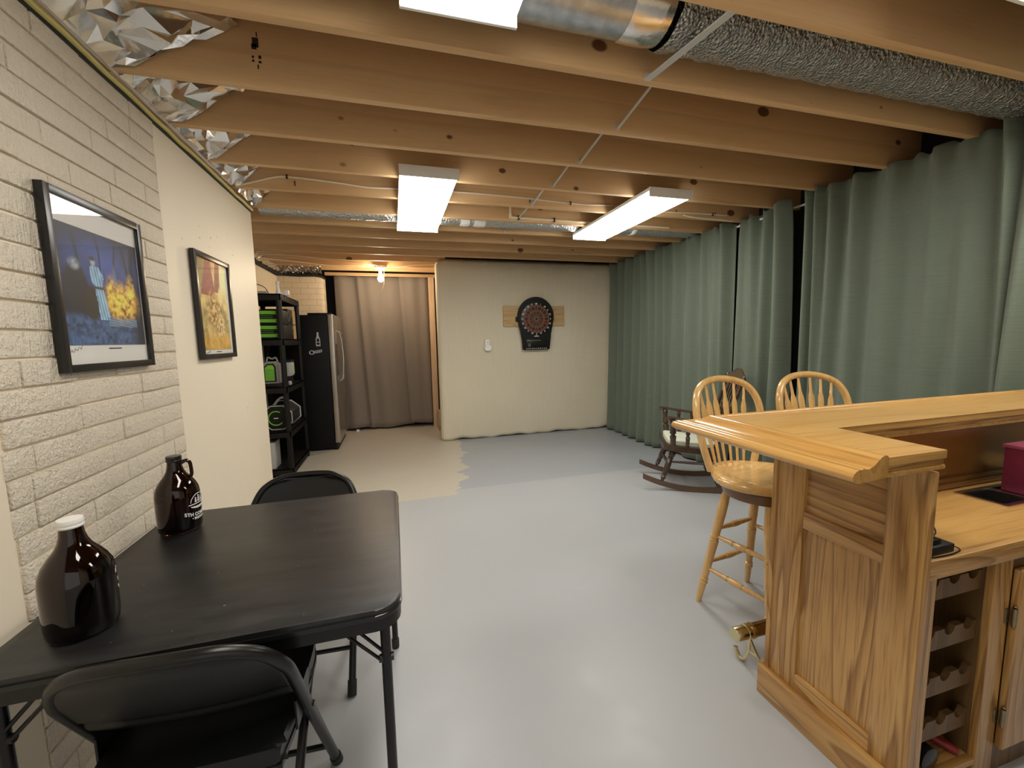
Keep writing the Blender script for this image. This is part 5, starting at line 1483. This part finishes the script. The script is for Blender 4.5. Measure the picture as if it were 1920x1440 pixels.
m.build('grille_slots', green_dk, o, world=True)
m = MB(); m.box(-1.265, -1.125, 4.61, 4.75, 0.921, 0.954, bev=0.006); m.build('foot', blk_plastic, o, world=True)
m = MB(); m.tube(catmull([(-1.235, 4.70, 1.17), (-1.22, 4.69, 1.215), (-1.18, 4.68, 1.20), (-1.15, 4.69, 1.212), (-1.135, 4.70, 1.165)], 5), 0.008, 8); m.build('carry_handle', lt_grey, o, world=True)
o = thing('battery_pack', 'light grey battery pack with green side behind a shelf post', 'battery', (-1.12, 5.0, 0.92))
m = MB(); m.box(-1.20, -1.075, 4.93, 5.11, 1.0, 1.165, bev=0.012); m.build('shell', lt_grey, o, world=True)
m = MB(); m.box(-1.076, -1.070, 5.03, 5.10, 1.02, 1.14, bev=0.002); m.build('green_side', plain('mint_green', (0.40, 0.62, 0.34), 0.5), o, world=True)
m = MB(); m.box(-1.205, -1.07, 4.925, 5.115, 1.150, 1.172, bev=0.004); m.box(-1.195, -1.085, 4.94, 5.10, 0.921, 1.0, bev=0.01); m.build('dark_base', blk_plastic, o, world=True)
o = thing('small_jar', 'small pale cap standing at the front of the middle shelf', 'cap', (-1.06, 4.80, 0.92))
m = MB(); m.lathe([(0.016, 0.001), (0.018, 0.004), (0.018, 0.035), (0.014, 0.04)], None, 16); m.build('cap', lt_grey, o)
# blower on the fourth shelf
o = thing('power_blower', 'black power tool head with octagonal grey rim and green ring', 'power tool', (-1.16, 4.75, 0.47))
def octa(r, n=8): return [(-1.165 + r * 1.12 * math.cos(2 * PI * (i + .5) / n), 0.605 + r * math.sin(2 * PI * (i + .5) / n)) for i in range(n)]
m = MB(); m.prism(octa(0.133), -5.02, -4.64, XZ, bev=0.012); m.build('body', blk_plastic, o, world=True)
m = MB(); po = octa(0.130); m.tube([(x, 4.637, z) for x, z in po], 0.006, 6, closed=True); po = octa(0.137); m.tube([(x, 5.0, z) for x, z in po], 0.008, 6, closed=True); m.build('grey_rim', lt_grey, o, world=True)
m = MB(); m.tube([(-1.175 + 0.070 * math.cos(t), 4.634, 0.60 + 0.070 * math.sin(t)) for t in [1.0 + 4.6 * i / 28 for i in range(29)]], 0.006, 6); m.build('green_ring', green_pl, o, world=True)
m = MB(); m.box(-1.195, -1.155, 4.632, 4.637, 0.597, 0.605); m.build('maker_mark', logo_white, o, world=True)
m = MB(); m.tube(catmull([(-1.21, 4.72, 0.72), (-1.17, 4.80, 0.785), (-1.14, 4.90, 0.77), (-1.12, 4.98, 0.72)], 5), 0.013, 8); m.build('handle', lt_grey, o, world=True)
# odds on the top shelf and low down
m = MB(); m.tube(catmull([(-1.36, 4.62, 1.848), (-1.33, 4.60, 1.90), (-1.25, 4.60, 1.925), (-1.18, 4.61, 1.90), (-1.15, 4.62, 1.848)], 6), 0.004, 6)
tag(m.build('cable_loop', blk_plastic), 'loop of black cable on top of the black shelves', 'cable')
o = thing('spray_gun', 'white plastic nozzle on top of the black shelves', 'nozzle', (-1.05, 4.70, 1.835))
m = MB(); m.lathe([(0.02, 0.001), (0.022, 0.01), (0.014, 0.06), (0.012, 0.10), (0.018, 0.105), (0.018, 0.125), (0.008, 0.13)], Matrix.Translation((-0.02, -0.05, 0)), 14); m.build('nozzle', white_plastic, o)
m = MB(); m.box(0.0, 0.05, 0.06, 0.12, 0.001, 0.055, bev=0.012); m.box(-0.03, 0.0, 0.05, 0.12, 0.001, 0.035, bev=0.008); m.build('white_block', white_plastic, o)
m = MB(); m.box(-1.35, -1.16, 4.60, 4.70, 1.837, 1.862, bev=0.006)
tag(m.build('flat_tray', lt_grey), 'flat pale tray lying on top of the black shelves', 'tray')
m = MB(); m.box(-1.36, -1.20, 4.60, 4.80, 0.087, 0.36, bev=0.01)
tag(m.build('grey_container', lt_grey), 'grey container on the lowest shelf beside the wall end', 'container')
m = MB(); m.box(-0.60, -0.56, 6.60, 6.63, 0.0, 0.03, bev=0.003)
tag(m.build('door_stop', white_plastic), 'tiny white block on the floor under the taupe curtain', 'block')
